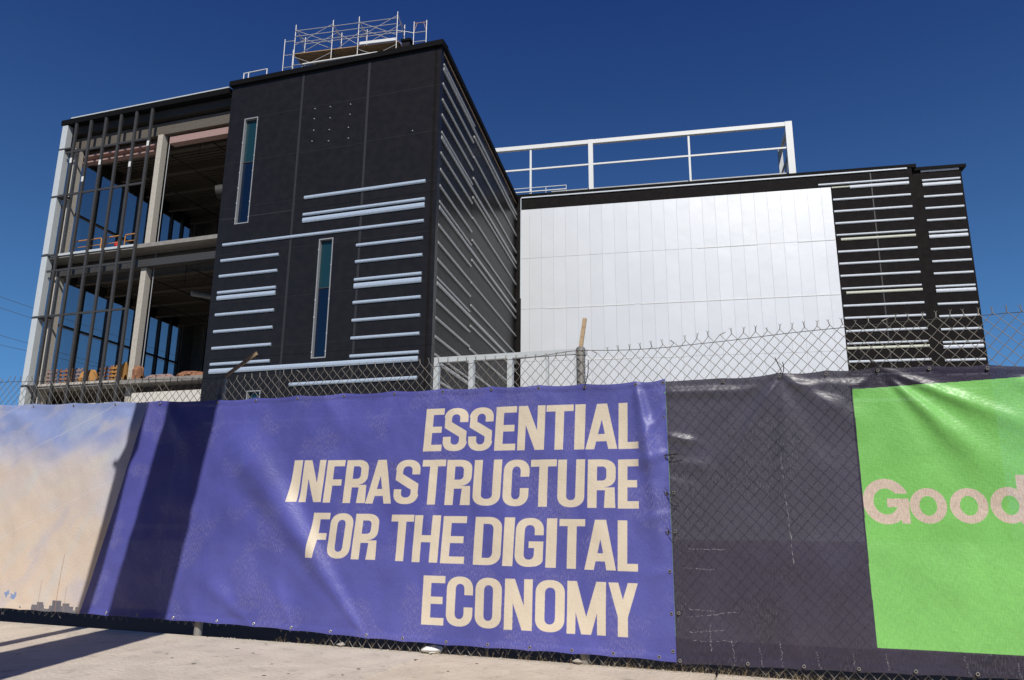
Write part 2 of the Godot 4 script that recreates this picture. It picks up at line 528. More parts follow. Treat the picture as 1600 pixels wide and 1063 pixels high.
func banner_picture_texture() -> ImageTexture:
	# a printed evening sky over a low skyline, running into plain purple along a slanted edge
	var w := 900
	var h := 510
	var su := (TEX_U0 - PIC_U0) / w
	var sy := (B_Y1 - B_Y0) / h
	var n1 := FastNoiseLite.new(); n1.seed = 71; n1.frequency = 0.011; n1.fractal_octaves = 5
	var n2 := FastNoiseLite.new(); n2.seed = 72; n2.frequency = 0.5; n2.fractal_octaves = 1
	var n3 := FastNoiseLite.new(); n3.seed = 73; n3.frequency = 0.02; n3.fractal_octaves = 4
	var pa := FastNoiseLite.new(); pa.seed = 63; pa.frequency = 0.022; pa.fractal_octaves = 3
	var m1 := FastNoiseLite.new(); m1.seed = 61; m1.frequency = 0.02; m1.fractal_octaves = 4
	var buf := PackedByteArray()
	buf.resize(w * h * 3)
	var i := 0
	for py in h:
		var y := B_Y1 - (py + .5) * sy
		for px in w:
			var u := PIC_U0 + (px + .5) * su
			var grain := n2.get_noise_2d(px, py * .3)
			var c: Vector3
			if u > -5.165 + (y + .725) * .258:
				c = purple(u, y, m1.get_noise_2d(u * 100, y * 100), grain, scuff_amount(n2, pa, u, y))
			else:
				# printed clouds drift along a diagonal
				var a := n1.get_noise_2d((u * .8 + y * .6) * 60, (y - u * .45) * 100)
				var b := n3.get_noise_2d((u + y * .5) * 80, (y - u * .4) * 140)
				var b2 := n3.get_noise_2d((u - y * .3) * 120 + 700, (y - u * .35) * 90)
				var t := clampf((y - .25 + (u + 5.6) * .10) * 1.15 + a * .5 + .30, 0, 1)
				c = Vector3(.66, .55, .455).lerp(Vector3(.60, .56, .58), smoothstep(.0, .5, t))
				c = c.lerp(Vector3(.27, .34, .62), smoothstep(.34, .95, t))
				c = c.lerp(Vector3(.66, .60, .52), smoothstep(.0, .7, b) * .45)
				c = c.lerp(Vector3(.40, .42, .58), smoothstep(.12, .8, -b2) * .45)
				c = c.lerp(Vector3(.55, .60, .62), smoothstep(.1, .6, b2) * .35)
				for ry in [[.93, .10], [.50, .06], [.22, -.30]]:
					var dr: float = absf(y - ry[0] - (u + 5.9) * .42 - ry[1])
					if dr < .006: c = c.lerp(Vector3(.70, .68, .72), .22)
				c *= 1.0 + grain * .07
				# skyline
				var x := u + 5.55
				if y < -.683 + .012 * signf(sin(u * 47.0)) + .012 * signf(sin(u * 21.0)) and x > -.12 and x < .36: c = Vector3(.16, .155, .18) * (1.0 + grain * .3)
				if x > .10 and x < .19 and y < -.64: c = Vector3(.13, .13, .16)
				if absf(x - .135 - (y + .7) * .03) < .004 and y < -.29: c = c.lerp(Vector3(.40, .22, .14), .65)
				if absf(x + .05) < .003 and y < -.49: c = c.lerp(Vector3(.36, .22, .17), .5)
				if absf(x - .22) < .003 and y < -.53: c = c.lerp(Vector3(.36, .24, .2), .45)
				var d := Vector2((u + 5.92) / .075, (y + .615) / .028)
				if d.length() + n3.get_noise_2d(u * 900, y * 900) * 1.6 < .62: c = c.lerp(Vector3(.12, .25, .55), .8)
			buf[i] = lut[clampi(int(c.x * 4095.0), 0, 4095)]
			buf[i + 1] = lut[clampi(int(c.y * 4095.0), 0, 4095)]
			buf[i + 2] = lut[clampi(int(c.z * 4095.0), 0, 4095)]
			i += 3
	return ImageTexture.create_from_image(Image.create_from_data(w, h, false, Image.FORMAT_RGB8, buf))

func banner_dark_texture() -> ImageTexture:
	var w := 2020
	var h := 896
	var su := (DARK_U1 - TEX_U1) / w
	var sy := (B_Y1 - B_Y0) / h
	var n1 := FastNoiseLite.new(); n1.seed = 81; n1.frequency = 0.02; n1.fractal_octaves = 4
	var n2 := FastNoiseLite.new(); n2.seed = 82; n2.frequency = 0.5; n2.fractal_octaves = 1
	var pa := FastNoiseLite.new(); pa.seed = 83; pa.frequency = 0.02; pa.fractal_octaves = 3
	var wob := FastNoiseLite.new(); wob.seed = 84; wob.frequency = 0.12; wob.fractal_octaves = 3
	n2.frequency = .35
	n1.frequency = .012
	var aw := w >> 2
	var gb := n2.get_image(w, h, false, false, false).get_data()
	var ab := n1.get_image(aw, (h >> 2) + 1, false, false, false).get_data()
	var letters := [[.483, .722, -.005, .246], [.722, .905, .000, .193], [.920, 1.106, .002, .192], [1.116, 1.310, .004, .262]]
	# scratches where the coating has cracked: u, y, du, dy
	var cracks := [[-.52, -.63, .20, .02], [-.53, -.545, .30, .035], [-.52, -.50, .16, -.01], [-.50, -.68, .26, .01], [-.51, -.16, .22, .0], [-.54, -.27, .18, -.005],
		[.058, .385, .03, -.62], [-.28, -.66, .01, -.14], [-.02, -.66, .01, -.13], [.17, -.70, .02, -.10], [.52, -.69, .015, -.11], [.90, -.68, .02, -.10], [1.14, -.70, .01, -.08], [-.40, -.58, .0, -.15], [.36, -.70, .0, -.06], [-.13, -.70, .01, -.10]]
	var buf := PackedByteArray()
	buf.resize(w * h * 3)
	var i := 0
	for py in h:
		var y := B_Y1 - (py + .5) * sy
		for px in w:
			var u := TEX_U1 + (px + .5) * su
			var a := (ab[(py >> 2) * aw + (px >> 2)] - 128) * .0078
			var g := (gb[(py / 7) * w + px] - 128) * .0078
			var left: float = .484 + .002 * sin(y * 5)
			var inside: bool = u > left and y < .766 + (u - .48) * .034 and y > -.661
			var c: Vector3
			if inside:
				c = Vector3(.215, .565, .140) * (1.0 + a * .12 + g * .12)
				for k in 4:
					var L: Array = letters[k]
					if u < L[0] or u > L[1] or y < L[2] or y > L[3]: continue
					if good_glyph(k, (u - L[0]) / (L[1] - L[0]), (y - L[2]) / (L[3] - L[2])):
						c = Vector3(.64, .52, .44) * (1.0 + a * .12 + g * .2)
			else:
				c = Vector3(.036, .031, .057) * (1.0 + a * .45 + g * .35)
				if g > .2: c += Vector3(.07, .07, .063) * (g - .2) * clampf(-a * 3.0, 0, 1)
			buf[i] = lut[clampi(int(c.x * 4095.0), 0, 4095)]
			buf[i + 1] = lut[clampi(int(c.y * 4095.0), 0, 4095)]
			buf[i + 2] = lut[clampi(int(c.z * 4095.0), 0, 4095)]
			i += 3
	for k in cracks:
		var steps := int(maxf(absf(k[2]) / su, absf(k[3]) / sy)) * 2
		for s in steps:
			var f := float(s) / steps
			var wu: float = wob.get_noise_2d(f * 40, k[0] * 300) * .009
			var u: float = k[0] + k[2] * f + (wu if absf(k[3]) > absf(k[2]) else 0.0)
			var y: float = k[1] + k[3] * f + (wu if absf(k[2]) >= absf(k[3]) else 0.0)
			var px := int((u - TEX_U1) / su)
			var py := int((B_Y1 - y) / sy)
			if px < 1 or px >= w - 1 or py < 1 or py >= h - 1: continue
			var hard := wob.get_noise_2d(f * 120, k[1] * 500) * 1.3 + .30
			var at := (py * w + px) * 3
			for q in 3: buf[at + q] = clampi(int(lerpf(buf[at + q], 175.0, clampf(hard, 0, .7))), 0, 255)
			for q in 3: buf[at + 3 + q] = clampi(int(lerpf(buf[at + 3 + q], 150.0, clampf(hard - .35, 0, .6))), 0, 255)
	return ImageTexture.create_from_image(Image.create_from_data(w, h, false, Image.FORMAT_RGB8, buf))

# ---------------------------------------------------------------- fence frame
var fence_basis: Basis
func fp(u: float, y: float, toward := 0.0) -> Vector3:
	# point of the fence plane; y above the camera, toward = metres towards the camera
	var r := Vector3(cos(YAW_F), 0, sin(YAW_F))
	var n := Vector3(sin(YAW_F), 0, -cos(YAW_F))
	return r * u + n * (FENCE_N - toward) + Vector3(0, y + CAM_H, 0)

func lerp_table(t: Array, u: float) -> float:
	if u <= t[0][0]: return t[0][1]
	for i in t.size() - 1:
		if u < t[i + 1][0]:
			var k: float = (u - t[i][0]) / (t[i + 1][0] - t[i][0])
			return lerpf(t[i][1], t[i + 1][1], k)
	return t[-1][1]

const TOP_EDGE := [[-7.7, .985], [-6.423, .961], [-5.64, .94], [-4.98, .928], [-4.05, .899], [-3.32, .902], [-2.517, .898], [-1.78, .895], [-1.126, .880], [-.787, .878], [-.602, .883]]
const BOT_EDGE := [[-7.7, -.715], [-6.045, -.725], [-5.36, -.73], [-4.29, -.738], [-3.555, -.747], [-2.926, -.767], [-2.649, -.777], [-2.067, -.789], [-1.5, -.79], [-.974, -.794], [-.602, -.80]]
const TOP_EDGE_R := [[-.60, .868], [-.246, .873], [.088, .889], [.35, .889], [.631, .894], [.9, .890], [1.19, .875], [1.376, .864], [3.6, .86]]
const BOT_EDGE_R := [[-.60, -.812], [-.339, -.807], [.244, -.797], [.78, -.787], [1.05, -.782], [3.6, -.765]]
const TIES_TOP := [-7.1, -6.42, -5.98, -5.53, -5.08, -4.62, -4.05, -3.70, -3.33, -2.93, -2.52, -2.14, -1.78, -1.44, -1.126, -.787, -.615]
const TIES_BOT := [-7.0, -6.3, -6.04, -5.79, -5.53, -5.2, -4.9, -4.6, -4.26, -3.87, -3.55, -3.24, -2.926, -2.649, -2.38, -2.067, -1.78, -1.5, -1.23, -.974, -.70]
const TIES_TOP_R := [-.246, .088, .35, .631, .9, 1.19, 1.6, 2.0, 2.4, 2.8, 3.2, 3.55]
const TIES_BOT_R := [-.58, -.20, .10, .38, .66, .95, 1.25, 1.6, 2.0, 2.4, 2.8, 3.2, 3.55]

# folds: from (u, y) to (u, y), half width at each end, height; cloth stands towards the camera
const FOLDS := [
	[-3.72, .46, -2.655, -.777, .17, .022, .072], [-3.42, .36, -2.66, -.70, .12, .03, -.018], [-3.85, .12, -2.75, -.74, .15, .03, .020],
	[-.787, .878, -.71, .40, .022, .060, .048], [-.72, .48, -.67, -.12, .05, .05, .026], [-.61, .70, -.76, .50, .02, .05, .026], [-.61, .42, -.77, .36, .02, .05, .020], [-.61, .05, -.78, .0, .02, .05, .016], [-.61, -.29, -.76, -.32, .02, .05, .012],
	[-4.55, .90, -4.20, .40, .05, .10, .020], [-3.32, .90, -3.55, .30, .03, .12, .024], [-3.10, .90, -2.95, .62, .03, .10, .018], [-2.52, .90, -2.75, .50, .03, .10, .014], [-1.78, .89, -1.9, .6, .03, .10, .010], [-2.14, .89, -1.95, .55, .03, .09, .010],
	[-4.26, -.74, -4.00, -.25, .03, .12, .020], [-3.87, -.74, -3.55, -.40, .03, .10, .018], [-3.55, -.75, -4.05, -.42, .02, .09, .022], [-3.24, -.76, -3.45, -.35, .02, .08, .016], [-2.38, -.78, -2.25, -.45, .02, .09, .010], [-1.5, -.79, -1.35, -.6, .02, .08, .008],
	[-6.3, .95, -5.7, .55, .05, .12, .016], [-5.5, .93, -5.9, .5, .04, .12, .014], [-4.4, .2, -3.7, -.35, .14, .12, .014]]
const FOLDS_R := [
	[.088, .885, -.50, .38, .020, .055, -.036], [.088, .885, -.30, .22, .020, .055, .026], [.088, .885, -.05, .05, .02, .06, -.020], [.088, .885, .08, .0, .02, .09, .016], [.088, .885, .46, .60, .02, .075, .036], [.088, .885, .30, .45, .02, .06, -.018],
	[-.59, .80, -.10, .79, .03, .045, .030], [-.59, .52, -.40, .47, .02, .03, .024], [-.59, .36, -.38, .34, .02, .045, .020], [-.59, .28, -.43, .26, .02, .035, -.016], [.15, .82, .50, .80, .03, .04, .020],
	[.631, .888, 1.10, .36, .020, .080, .034], [.631, .888, .98, .24, .02, .070, -.026], [.631, .888, 1.30, .55, .015, .06, .034], [.631, .888, 1.2, .44, .02, .055, -.020], [.60, .86, .40, .70, .02, .06, .018],
	[.66, -.785, .80, -.30, .02, .12, .014], [.10, -.80, .0, -.4, .02, .10, .013], [1.19, .87, 1.8, .5, .03, .1, .02], [.55, -.1, 1.2, -.5, .10, .14, .012], [.95, -.78, .85, -.4, .02, .1, .012]]

var cloth_noise: FastNoiseLite
func billow(u: float, y: float, folds: Array) -> float:
	var d := cloth_noise.get_noise_2d(u * 100, y * 60) * .015 + cloth_noise.get_noise_2d(u * 310 + 900, y * 260) * .0034
	for f in folds:
		var a := Vector2(f[0], f[1])
		var b := Vector2(f[2], f[3])
		var p := Vector2(u, y)
		var ab := b - a
		var t := (p - a).dot(ab) / ab.length_squared()
		if t < -.15 or t > 1.3: continue
		var w := lerpf(f[4], f[5], clampf(t, 0, 1))
		var side := (p - a - ab * t).length() / w
		if side > 3.0: continue
		var fade := clampf((t + .15) / .2, 0, 1) * clampf((1.3 - t) / .75, 0, 1)
		var grow := lerpf(clampf(f[4] / f[5], .25, 1.0), clampf(f[5] / f[4], .3, 1.0), clampf(t, 0, 1))
		d += f[6] * exp(-side * side) * fade * minf(grow, 1.0)
	return d

func cloth(u0: float, u1: float, tu0: float, tu1: float, top: Array, bot: Array, ties_t: Array, ties_b: Array, folds: Array, step: float) -> ArrayMesh:
	var nu := int((u1 - u0) / step)
	var ny := int(1.7 / step)
	var pos := PackedVector3Array()
	var uv := PackedVector2Array()
	for j in ny + 1:
		for i in nu + 1:
			var u := u0 + (u1 - u0) * i / nu
			var yt := lerp_table(top, u) - sag(ties_t, u) * .012
			var yb := lerp_table(bot, u) + sag(ties_b, u) * .006
			var k := float(j) / ny
			var y := lerpf(yb, yt, k)
			var hem := minf(k, 1 - k) * 1.7
			var off := (.022 if u0 < -1 else .012) + billow(u, y, folds) * lerpf(.35, 1.0, clampf(hem / .08, 0, 1)) + (.004 if hem < .03 else 0.0)
			if off < .02: off = .02 * exp((off - .02) / .02)
			pos.append(fp(u, y, off + .007))
			uv.append(Vector2((u - tu0) / (tu1 - tu0), (B_Y1 - y) / (B_Y1 - B_Y0)))
	var idx := PackedInt32Array()
	var w := nu + 1
	for j in ny:
		for i in nu:
			var a := j * w + i
			idx.append_array([a, a + w, a + 1, a + 1, a + w, a + w + 1])
	var nor := PackedVector3Array()
	nor.resize(pos.size())
	for j in ny + 1:
		for i in nu + 1:
			var dx := pos[j * w + mini(i + 1, nu)] - pos[j * w + maxi(i - 1, 0)]
			var dy := pos[mini(j + 1, ny) * w + i] - pos[maxi(j - 1, 0) * w + i]
			nor[j * w + i] = dx.cross(dy).normalized()
	var arr := []
	arr.resize(Mesh.ARRAY_MAX)
	arr[Mesh.ARRAY_VERTEX] = pos
	arr[Mesh.ARRAY_NORMAL] = nor
	arr[Mesh.ARRAY_TEX_UV] = uv
	arr[Mesh.ARRAY_INDEX] = idx
	var m := ArrayMesh.new()
	m.add_surface_from_arrays(Mesh.PRIMITIVE_TRIANGLES, arr)
	return m

func sag(ties: Array, u: float) -> float:
	for i in ties.size() - 1:
		if u >= ties[i] and u < ties[i + 1]:
			var k: float = (u - ties[i]) / (ties[i + 1] - ties[i])
			return 4.0 * k * (1 - k)
	return 0.0

func banner_material(t: Texture2D, alpha: float, rough: float) -> StandardMaterial3D:
	var m := mat(Color(1, 1, 1, alpha), rough)
	m.albedo_texture = t
	m.transparency = BaseMaterial3D.TRANSPARENCY_ALPHA
	# knitted weave
	var n := FastNoiseLite.new()
	n.seed = 5
	n.frequency = 0.25
	var nt := NoiseTexture2D.new()
	nt.width = 512; nt.height = 512; nt.seamless = true
	nt.as_normal_map = true
	nt.bump_strength = 1.0
	nt.noise = n
	m.normal_enabled = true
	m.normal_texture = nt
	m.normal_scale = 0.25
	return m

# ---------------------------------------------------------------- scene
func _ready():
	rng.seed = 7
	make_lut()
	# camera
	var cam := Camera3D.new()
	cam.name = "camera"
	add_child(cam)
	cam.position = Vector3(0, CAM_H, 0)
	cam.keep_aspect = Camera3D.KEEP_HEIGHT
	cam.fov = rad_to_deg(2.0 * atan(531.5 / 1180.18))
	cam.basis = Basis(Vector3.RIGHT, deg_to_rad(13.445)) * Basis(Vector3.BACK, deg_to_rad(0.4387))
	cam.near = 0.05
	cam.far = 1500
	cam.current = true
	# sky and exposure
	var env := Environment.new()
	env.background_mode = Environment.BG_SKY
	var sky := Sky.new()
	var sm := ProceduralSkyMaterial.new()
	sm.sky_top_color = lin(.0085, .029, .155)
	sm.sky_horizon_color = lin(.160, .454, .904)
	sm.sky_curve = 0.1714
	sm.sky_energy_multiplier = 1.0
	sm.ground_bottom_color = lin(.20, .18, .15)
	sm.ground_horizon_color = lin(.25, .27, .30)
	sm.sun_angle_max = 1.0
	sky.sky_material = sm
	env.sky = sky
	env.tonemap_mode = Environment.TONE_MAPPER_LINEAR
	env.tonemap_exposure = 1.0
	env.sdfgi_enabled = true
	env.ssao_enabled = true
	env.ssil_enabled = true
	var we := WorldEnvironment.new()
	we.name = "world_environment"
	we.environment = env
	add_child(we)
	# sun
	var sun := DirectionalLight3D.new()
	sun.name = "sun"
	add_child(sun)
	var dir := Vector3(cos(SUN_EL) * sin(SUN_AZ), -sin(SUN_EL), -cos(SUN_EL) * cos(SUN_AZ))
	sun.look_at_from_position(-dir * 50, Vector3.ZERO, Vector3.UP)
	sun.light_color = Color(1.0, 0.98, 0.95)
	sun.light_energy = 1.38
	sun.light_angular_distance = 0.45
	sun.shadow_enabled = true

	make_materials()
	build_ground()
	build_office()
	build_wing()
	build_roof_railing()
	build_scaffold()
	build_interior_goods()
	build_steel_frame()
	build_power_lines()
	build_site()
	build_fence()
	build_banners()
	build_shadow_trees()
	build_small_stuff()

# ---------------------------------------------------------------- ground
func build_ground():
	var st := mb()
	var s := 600.0
	quad(st, Vector3(-s, -.17, -s), Vector3(s, -.17, -s), Vector3(s, -.17, s), Vector3(-s, -.17, s), Vector3.UP)
	tag(obj("ground", st, M.soil, self), "bare brown earth of the building site behind the fence", "ground", "", "structure")
	var walk := Node3D.new()
	walk.name = "sidewalk"
	add_child(walk)
	tag(walk, "pale concrete sidewalk in front of the banners", "sidewalk", "", "structure")
	walk.position = fp(0, -CAM_H)
	walk.rotation.y = -YAW_F
	walk.rotation.z = -SIDE_FALL
	var mats := []
	for i in 3:
		var m := tex_mat(concrete_texture(100 + i * 7, i), 0.42, 0.9)
		bump(m, 0.12, 1.5, 130 + i)
		mats.append(m)
	var base := mb()
	box(base, Vector3(-16, -.168, -.03), Vector3(14, -.02, 1.80))
	obj("joint_bed", base, M.soil, walk)
	var sh := mb()
	chamfer_box(sh, Vector3(-.895, -.895, -.02), Vector3(.895, .895, .03), .006)
	var slab_mesh := sh.commit()
	var q := 0
	for j in 1:
		for i in range(-8, 8):
			var o := mesh_node("slab", slab_mesh, mats[(i * 5 + j * 3 + 40) % 3], walk, Vector3(.52 + i * 1.8, -.03, .865 + j * 1.8))
			o.rotation.x = -PI / 2
			q += 1
	# dark planted strip added out of view to cut light bounced onto the banner, its kerb
	var strip := mb()
	box(strip, Vector3(-60, -.166, 1.87), Vector3(60, -.03, 4.1))
	var so := obj("added_planting_strip", strip, M.mulch_shade, self, walk.position)
	so.rotation.y = -YAW_F
	tag(so, "dark mulched planting strip added between sidewalk and street to cut bounced light", "planting strip", "", "structure")
	var kb := mb()
	box(kb, Vector3(-60, -.167, 4.105), Vector3(60, .0, 4.25))
	var ko := obj("kerb", kb, M.slab, self, walk.position)
	ko.rotation.y = -YAW_F
	tag(ko, "grey concrete kerb along the street", "kerb", "", "structure")
	# street the camera looks from
	var rd := mb()
	box(rd, Vector3(-60, -.165, 4.35), Vector3(60, -.13, 20))
	var ro := obj("road", rd, M.asphalt, self, walk.position)
	ro.rotation.y = -YAW_F
	tag(ro, "dark asphalt street running along the sidewalk", "road", "", "structure")

# ---------------------------------------------------------------- black office block with the open glass corner
const C_B := Vector3(-3.27413865 * K, 0, -30.0 * K)

func build_office():
	var t := thing("office_block", "unfinished black clad office block with an open glass corner and narrow windows", "building", C_B, -YAW_B)
	var wmats := [M.black_membrane, M.black_membrane]
	# front: sheathing bays round three narrow windows
	var wins := [[-10.29, -9.52, 13.40, 18.87], [-5.64, -4.92, 6.70, 12.15], [-8.76, -8.05, 1.2, 5.44]]
	var cols := [[-11.2, -7.14], [-7.13, -3.61], [-3.60, 0.0]]
	var rows := [[GROUND_Y, 6.95], [6.96, 13.72], [13.73, 20.76]]
	for c in cols:
		for r in rows:
			var st := mb()
			# split the bay around a window where there is one
			var cells := [[c[0], c[1], r[0], r[1]]]
			for w in wins:
				var next := []
				for e in cells:
					var x0: float = maxf(e[0], w[0]); var x1: float = minf(e[1], w[1]); var y0: float = maxf(e[2], w[2]); var y1: float = minf(e[3], w[3])
					if x0 >= x1 or y0 >= y1:
						next.append(e)
						continue
					if x0 > e[0]: next.append([e[0], x0, e[2], e[3]])
					if x1 < e[1]: next.append([x1, e[1], e[2], e[3]])
					if y0 > e[2]: next.append([x0, x1, e[2], y0])
					if y1 < e[3]: next.append([x0, x1, y1, e[3]])
				cells = next
			for e in cells: bk(st, e[0], e[1], e[2], e[3], -.30, 0)
			obj("sheathing_panel", st, M.black_membrane, t)
	for u in [-7.135, -3.605]:
		var st := mb()
		bk(st, u - .055, u + .055, GROUND_Y, 20.7, -.001, .004)
		obj("seam_tape", st, M.tape, t)
	for y in [13.725, 6.955]:
		for seg in [[-11.1, -10.4], [-9.45, -7.2], [-7.07, -5.75], [-4.85, -3.67], [-3.54, -.05]]:
			if y > 10 and seg[0] > -9: continue
			if y < 10: continue
			var st := mb()
			bk(st, seg[0], seg[1], y - .02, y + .02, -.001, .004)
			obj("seam_tape", st, M.tape, t)
	# membrane laps
	for k in 7:
		var y := 5.05 + k * 2.3
		var cuts := [[-11.15, -7.20], [-7.07, -3.67], [-3.54, -.04]]
		for c in cuts:
			var parts := [[c[0], c[1]]]
			for w in wins:
				if y < w[2] - .05 or y > w[3] + .05: continue
				var nx := []
				for e in parts:
					if w[1] < e[0] or w[0] > e[1]: nx.append(e)
					else:
						nx.append([e[0], w[0] - .03])
						nx.append([w[1] + .03, e[1]])
				parts = nx
			var off := rng.randf_range(-.06, .06)
			for e in parts:
				if e[1] - e[0] < .05: continue
				var st := mb()
				bk(st, e[0], e[1], y + off - .009, y + off + .009, -.001, .004)
				obj("membrane_lap", st, M.lap, t)
	# rails on the front
	var thin := .135
	var wide := .20
	var fr := [[-6.56, -.54, 14.25, .155], [-6.56, -.54, 13.42, thin], [-6.56, -.54, 13.14, .225], [-10.8, -.55, 12.42, thin]]
	for y in [11.64, 10.88, 9.03, 8.24, 7.46]:
		fr.append([-10.82, -7.70, y, thin])
		fr.append([-3.73, -.56, y, thin])
	fr.append_array([[-10.82, -7.70, 10.09, thin], [-3.73, -.56, 10.06, thin], [-10.82, -7.70, 9.83, wide], [-3.73, -.56, 9.78, .225], [-10.82, -7.70, 6.72, thin], [-3.73, -.56, 6.68, thin], [-10.84, -.58, 6.40, .215], [-6.6, -.59, 5.61, .15], [-10.8, -.59, 4.82, thin], [-10.8, -.59, 4.05, thin]])
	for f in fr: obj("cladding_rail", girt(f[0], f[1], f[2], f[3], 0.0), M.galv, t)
	# windows
	for w in wins:
		var fm := mb()
		var e := .045
		for s in [[w[0], w[0] + e, w[2], w[3]], [w[1] - e, w[1], w[2], w[3]], [w[0] + e, w[1] - e, w[2], w[2] + e], [w[0] + e, w[1] - e, w[3] - e, w[3]]]:
			bk(fm, s[0], s[1], s[2], s[3], -.22, .012)
		var fo := obj("window", fm, M.galv_dull, t)
		var split: float = lerpf(w[2], w[3], .585)
		var p1 := mb()
		bk(p1, w[0] + e, w[1] - e, w[2] + e, split - .02, -.20, -.15)
		obj("pane", p1, M.glass_navy, fo)
		var p2 := mb()
		bk(p2, w[0] + e, w[1] - e, split + .02, w[3] - e, -.20, -.15)
		obj("pane", p2, M.glass_teal, fo)
		var tr := mb()
		bk(tr, w[0] + e, w[1] - e, split - .02, split + .02, -.21, -.12)
		obj("transom", tr, M.mullion, fo)
		var cl := mb()
		for k in 7:
			var yy: float = lerpf(w[2], w[3], (k + .35) / 7.0)
			for side in 2:
				if rng.randf() < .25: continue
				var uu: float = w[side] + (.02 if side == 0 else -.02)
				bk(cl, uu - .02, uu + .02, yy - .03, yy + .03, .012, .03)
		obj("clip", cl, M.bolt, fo)
	# anchor bolts high on the front
	for p in [[-6.35, 18.72], [-5.53, 18.68], [-4.46, 18.62], [-6.35, 18.2], [-5.5, 18.1], [-4.46, 18.1], [-6.33, 17.6], [-5.5, 17.5], [-4.5, 17.45], [-6.38, 17.05], [-5.5, 16.93], [-4.47, 16.9], [-1.25, 16.75]]:
		var st := mb()
		tube(st, P(p[0], p[1], 0), P(p[0], p[1], .05), .022, 6)
		obj("anchor_bolt", st, M.bolt, t)
	# right side wall, square to the white wing
	var s_node := Node3D.new()
	s_node.name = "side_wall"
	t.add_child(s_node)
	s_node.rotation.y = YAW_B - YAW_W
	for seg in [[0.02, 5.82], [5.83, 11.6], [11.61, 17.6]]:
		for r in rows:
			var st := mb()
			bk(st, -.30, 0.0, r[0], r[1], -seg[1], -seg[0])
			obj("sheathing_panel", st, M.side_membrane, s_node)
	var near := []
	for y in [19.04, 18.25, 17.50, 15.66, 14.87, 14.11, 12.29, 11.50, 10.73, 8.93, 8.18, 7.37, 5.6, 4.8]: near.append([.28, 5.8, y, .125])
	for y in [16.66, 13.38, 9.93, 6.62]: near.append([.30, 5.75, y, .11])
	near.append([.35, 5.95, 20.05, .11])
	for y in [19.45, 18.3, 17.12, 16.05, 14.93, 13.73, 12.67, 11.5, 10.32, 9.27, 8.1, 7.0, 5.9, 4.8]: near.append([5.95, 17.3, y, .115])
	for y in [19.82, 16.43, 13.12, 9.70, 6.36]: near.append([.33, 17.35, y, .17])
	for r in near:
		var st := mb()
		var h: float = r[3]
		var prof := [Vector2(0, -h * .5), Vector2(.045, -h * .5), Vector2(.075, -h * .22), Vector2(.075, h * .2), Vector2(.042, h * .5), Vector2(0, h * .5)]
		var pts := []
		for p in prof: pts.append(P(p.x, r[2] + p.y, -r[0]))
		poly_prism(st, pts, Vector3(0, 0, -(r[1] - r[0]) * K))
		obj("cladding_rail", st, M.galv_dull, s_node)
	var edge := mb()
	bk(edge, .002, .03, 20.60, 20.66, -17.5, -.25)
	obj("roof_edge_batten", edge, M.plywood, s_node)
	# roof cap
	var cap := mb()
	bk(cap, -11.3, .12, 20.765, 21.02, -.5, .14)
	obj("roof_cap", cap, M.black_trim, t)
	var cap2 := mb()
	bk(cap2, -.40, .14, 20.763, 21.01, -17.6, -.50)
	obj("roof_cap", cap2, M.black_trim, s_node)
	var roof := mb()
	poly_prism(roof, [P(-11.3, 20.55, -17.8), P(-.32 - 17.8 * SKEW, 20.55, -17.8), P(-.36, 20.55, -.31), P(-11.3, 20.55, -.31)], Vector3(0, .2 * K, 0))
	obj("roof", roof, M.dark_steel, t)
	# left return of the black front, beside the open corner
	var ret := mb()
	bk(ret, -11.2, -10.9, GROUND_Y, 20.75, -12.5, -.31)
	obj("return_wall", ret, M.black_membrane, t)
	# ---- open corner: roof, floors, columns, mullions
	var eave := mb()
	bk(eave, -22.05, -11.32, 20.42, 20.70, -.30, .10)
	obj("fascia", eave, M.black_trim, t)
	var drip := mb()
	bk(drip, -21.4, -11.35, 20.702, 20.76, -.3, .12)
	obj("roof_edge_trim", drip, M.alu_white, t)
	var rf := mb()
	skew_slab(rf, 20.0, 20.68, -12.6, -.31)
	obj("roof_deck", rf, M.dark_steel, t)
	for y in [13.05, 6.29, -.3]:
		var st := mb()
		skew_slab(st, y - .20, y, -12.5, -.04)
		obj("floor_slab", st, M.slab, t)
	for y in [13.05, 6.29]:
		var st := mb()
		bk(st, -21.45, -15.95, y - .10, y + .012, -.035, .02)
		obj("slab_edge_trim", st, M.alu_white if y > 10 else M.concrete_col, t)
	# beams behind the front edge
	var b1 := mb(); bk(b1, -22.0, -11.21, 19.20, 19.85, -.75, -.55); obj("edge_beam", b1, M.deck, t)
	var b2 := mb(); bk(b2, -21.9, -16.3, 18.85, 18.97, -1.15, -.80); obj("primed_beam", b2, M.primer, t)
	var b2b := mb(); bk(b2b, -21.9, -16.3, 18.50, 18.58, -1.15, -.80); obj("primed_beam", b2b, M.primer, t)
	var b3 := mb(); bk(b3, -15.25, -11.21, 18.62, 18.98, -.95, -.55); obj("primed_beam", b3, M.primer, t)
	var b4 := mb(); bk(b4, -22.0, -11.21, 11.98, 12.35, -.75, -.35); obj("edge_beam", b4, M.mullion, t)
	var b5 := mb(); bk(b5, -15.4, -11.21, 5.15, 5.68, -.55, -.30); obj("spandrel_beam", b5, M.spandrel, t)
	var b6 := mb(); bk(b6, -21.4, -16.2, 5.10, 5.32, -.70, -.40); obj("spandrel_beam", b6, M.spandrel, t)
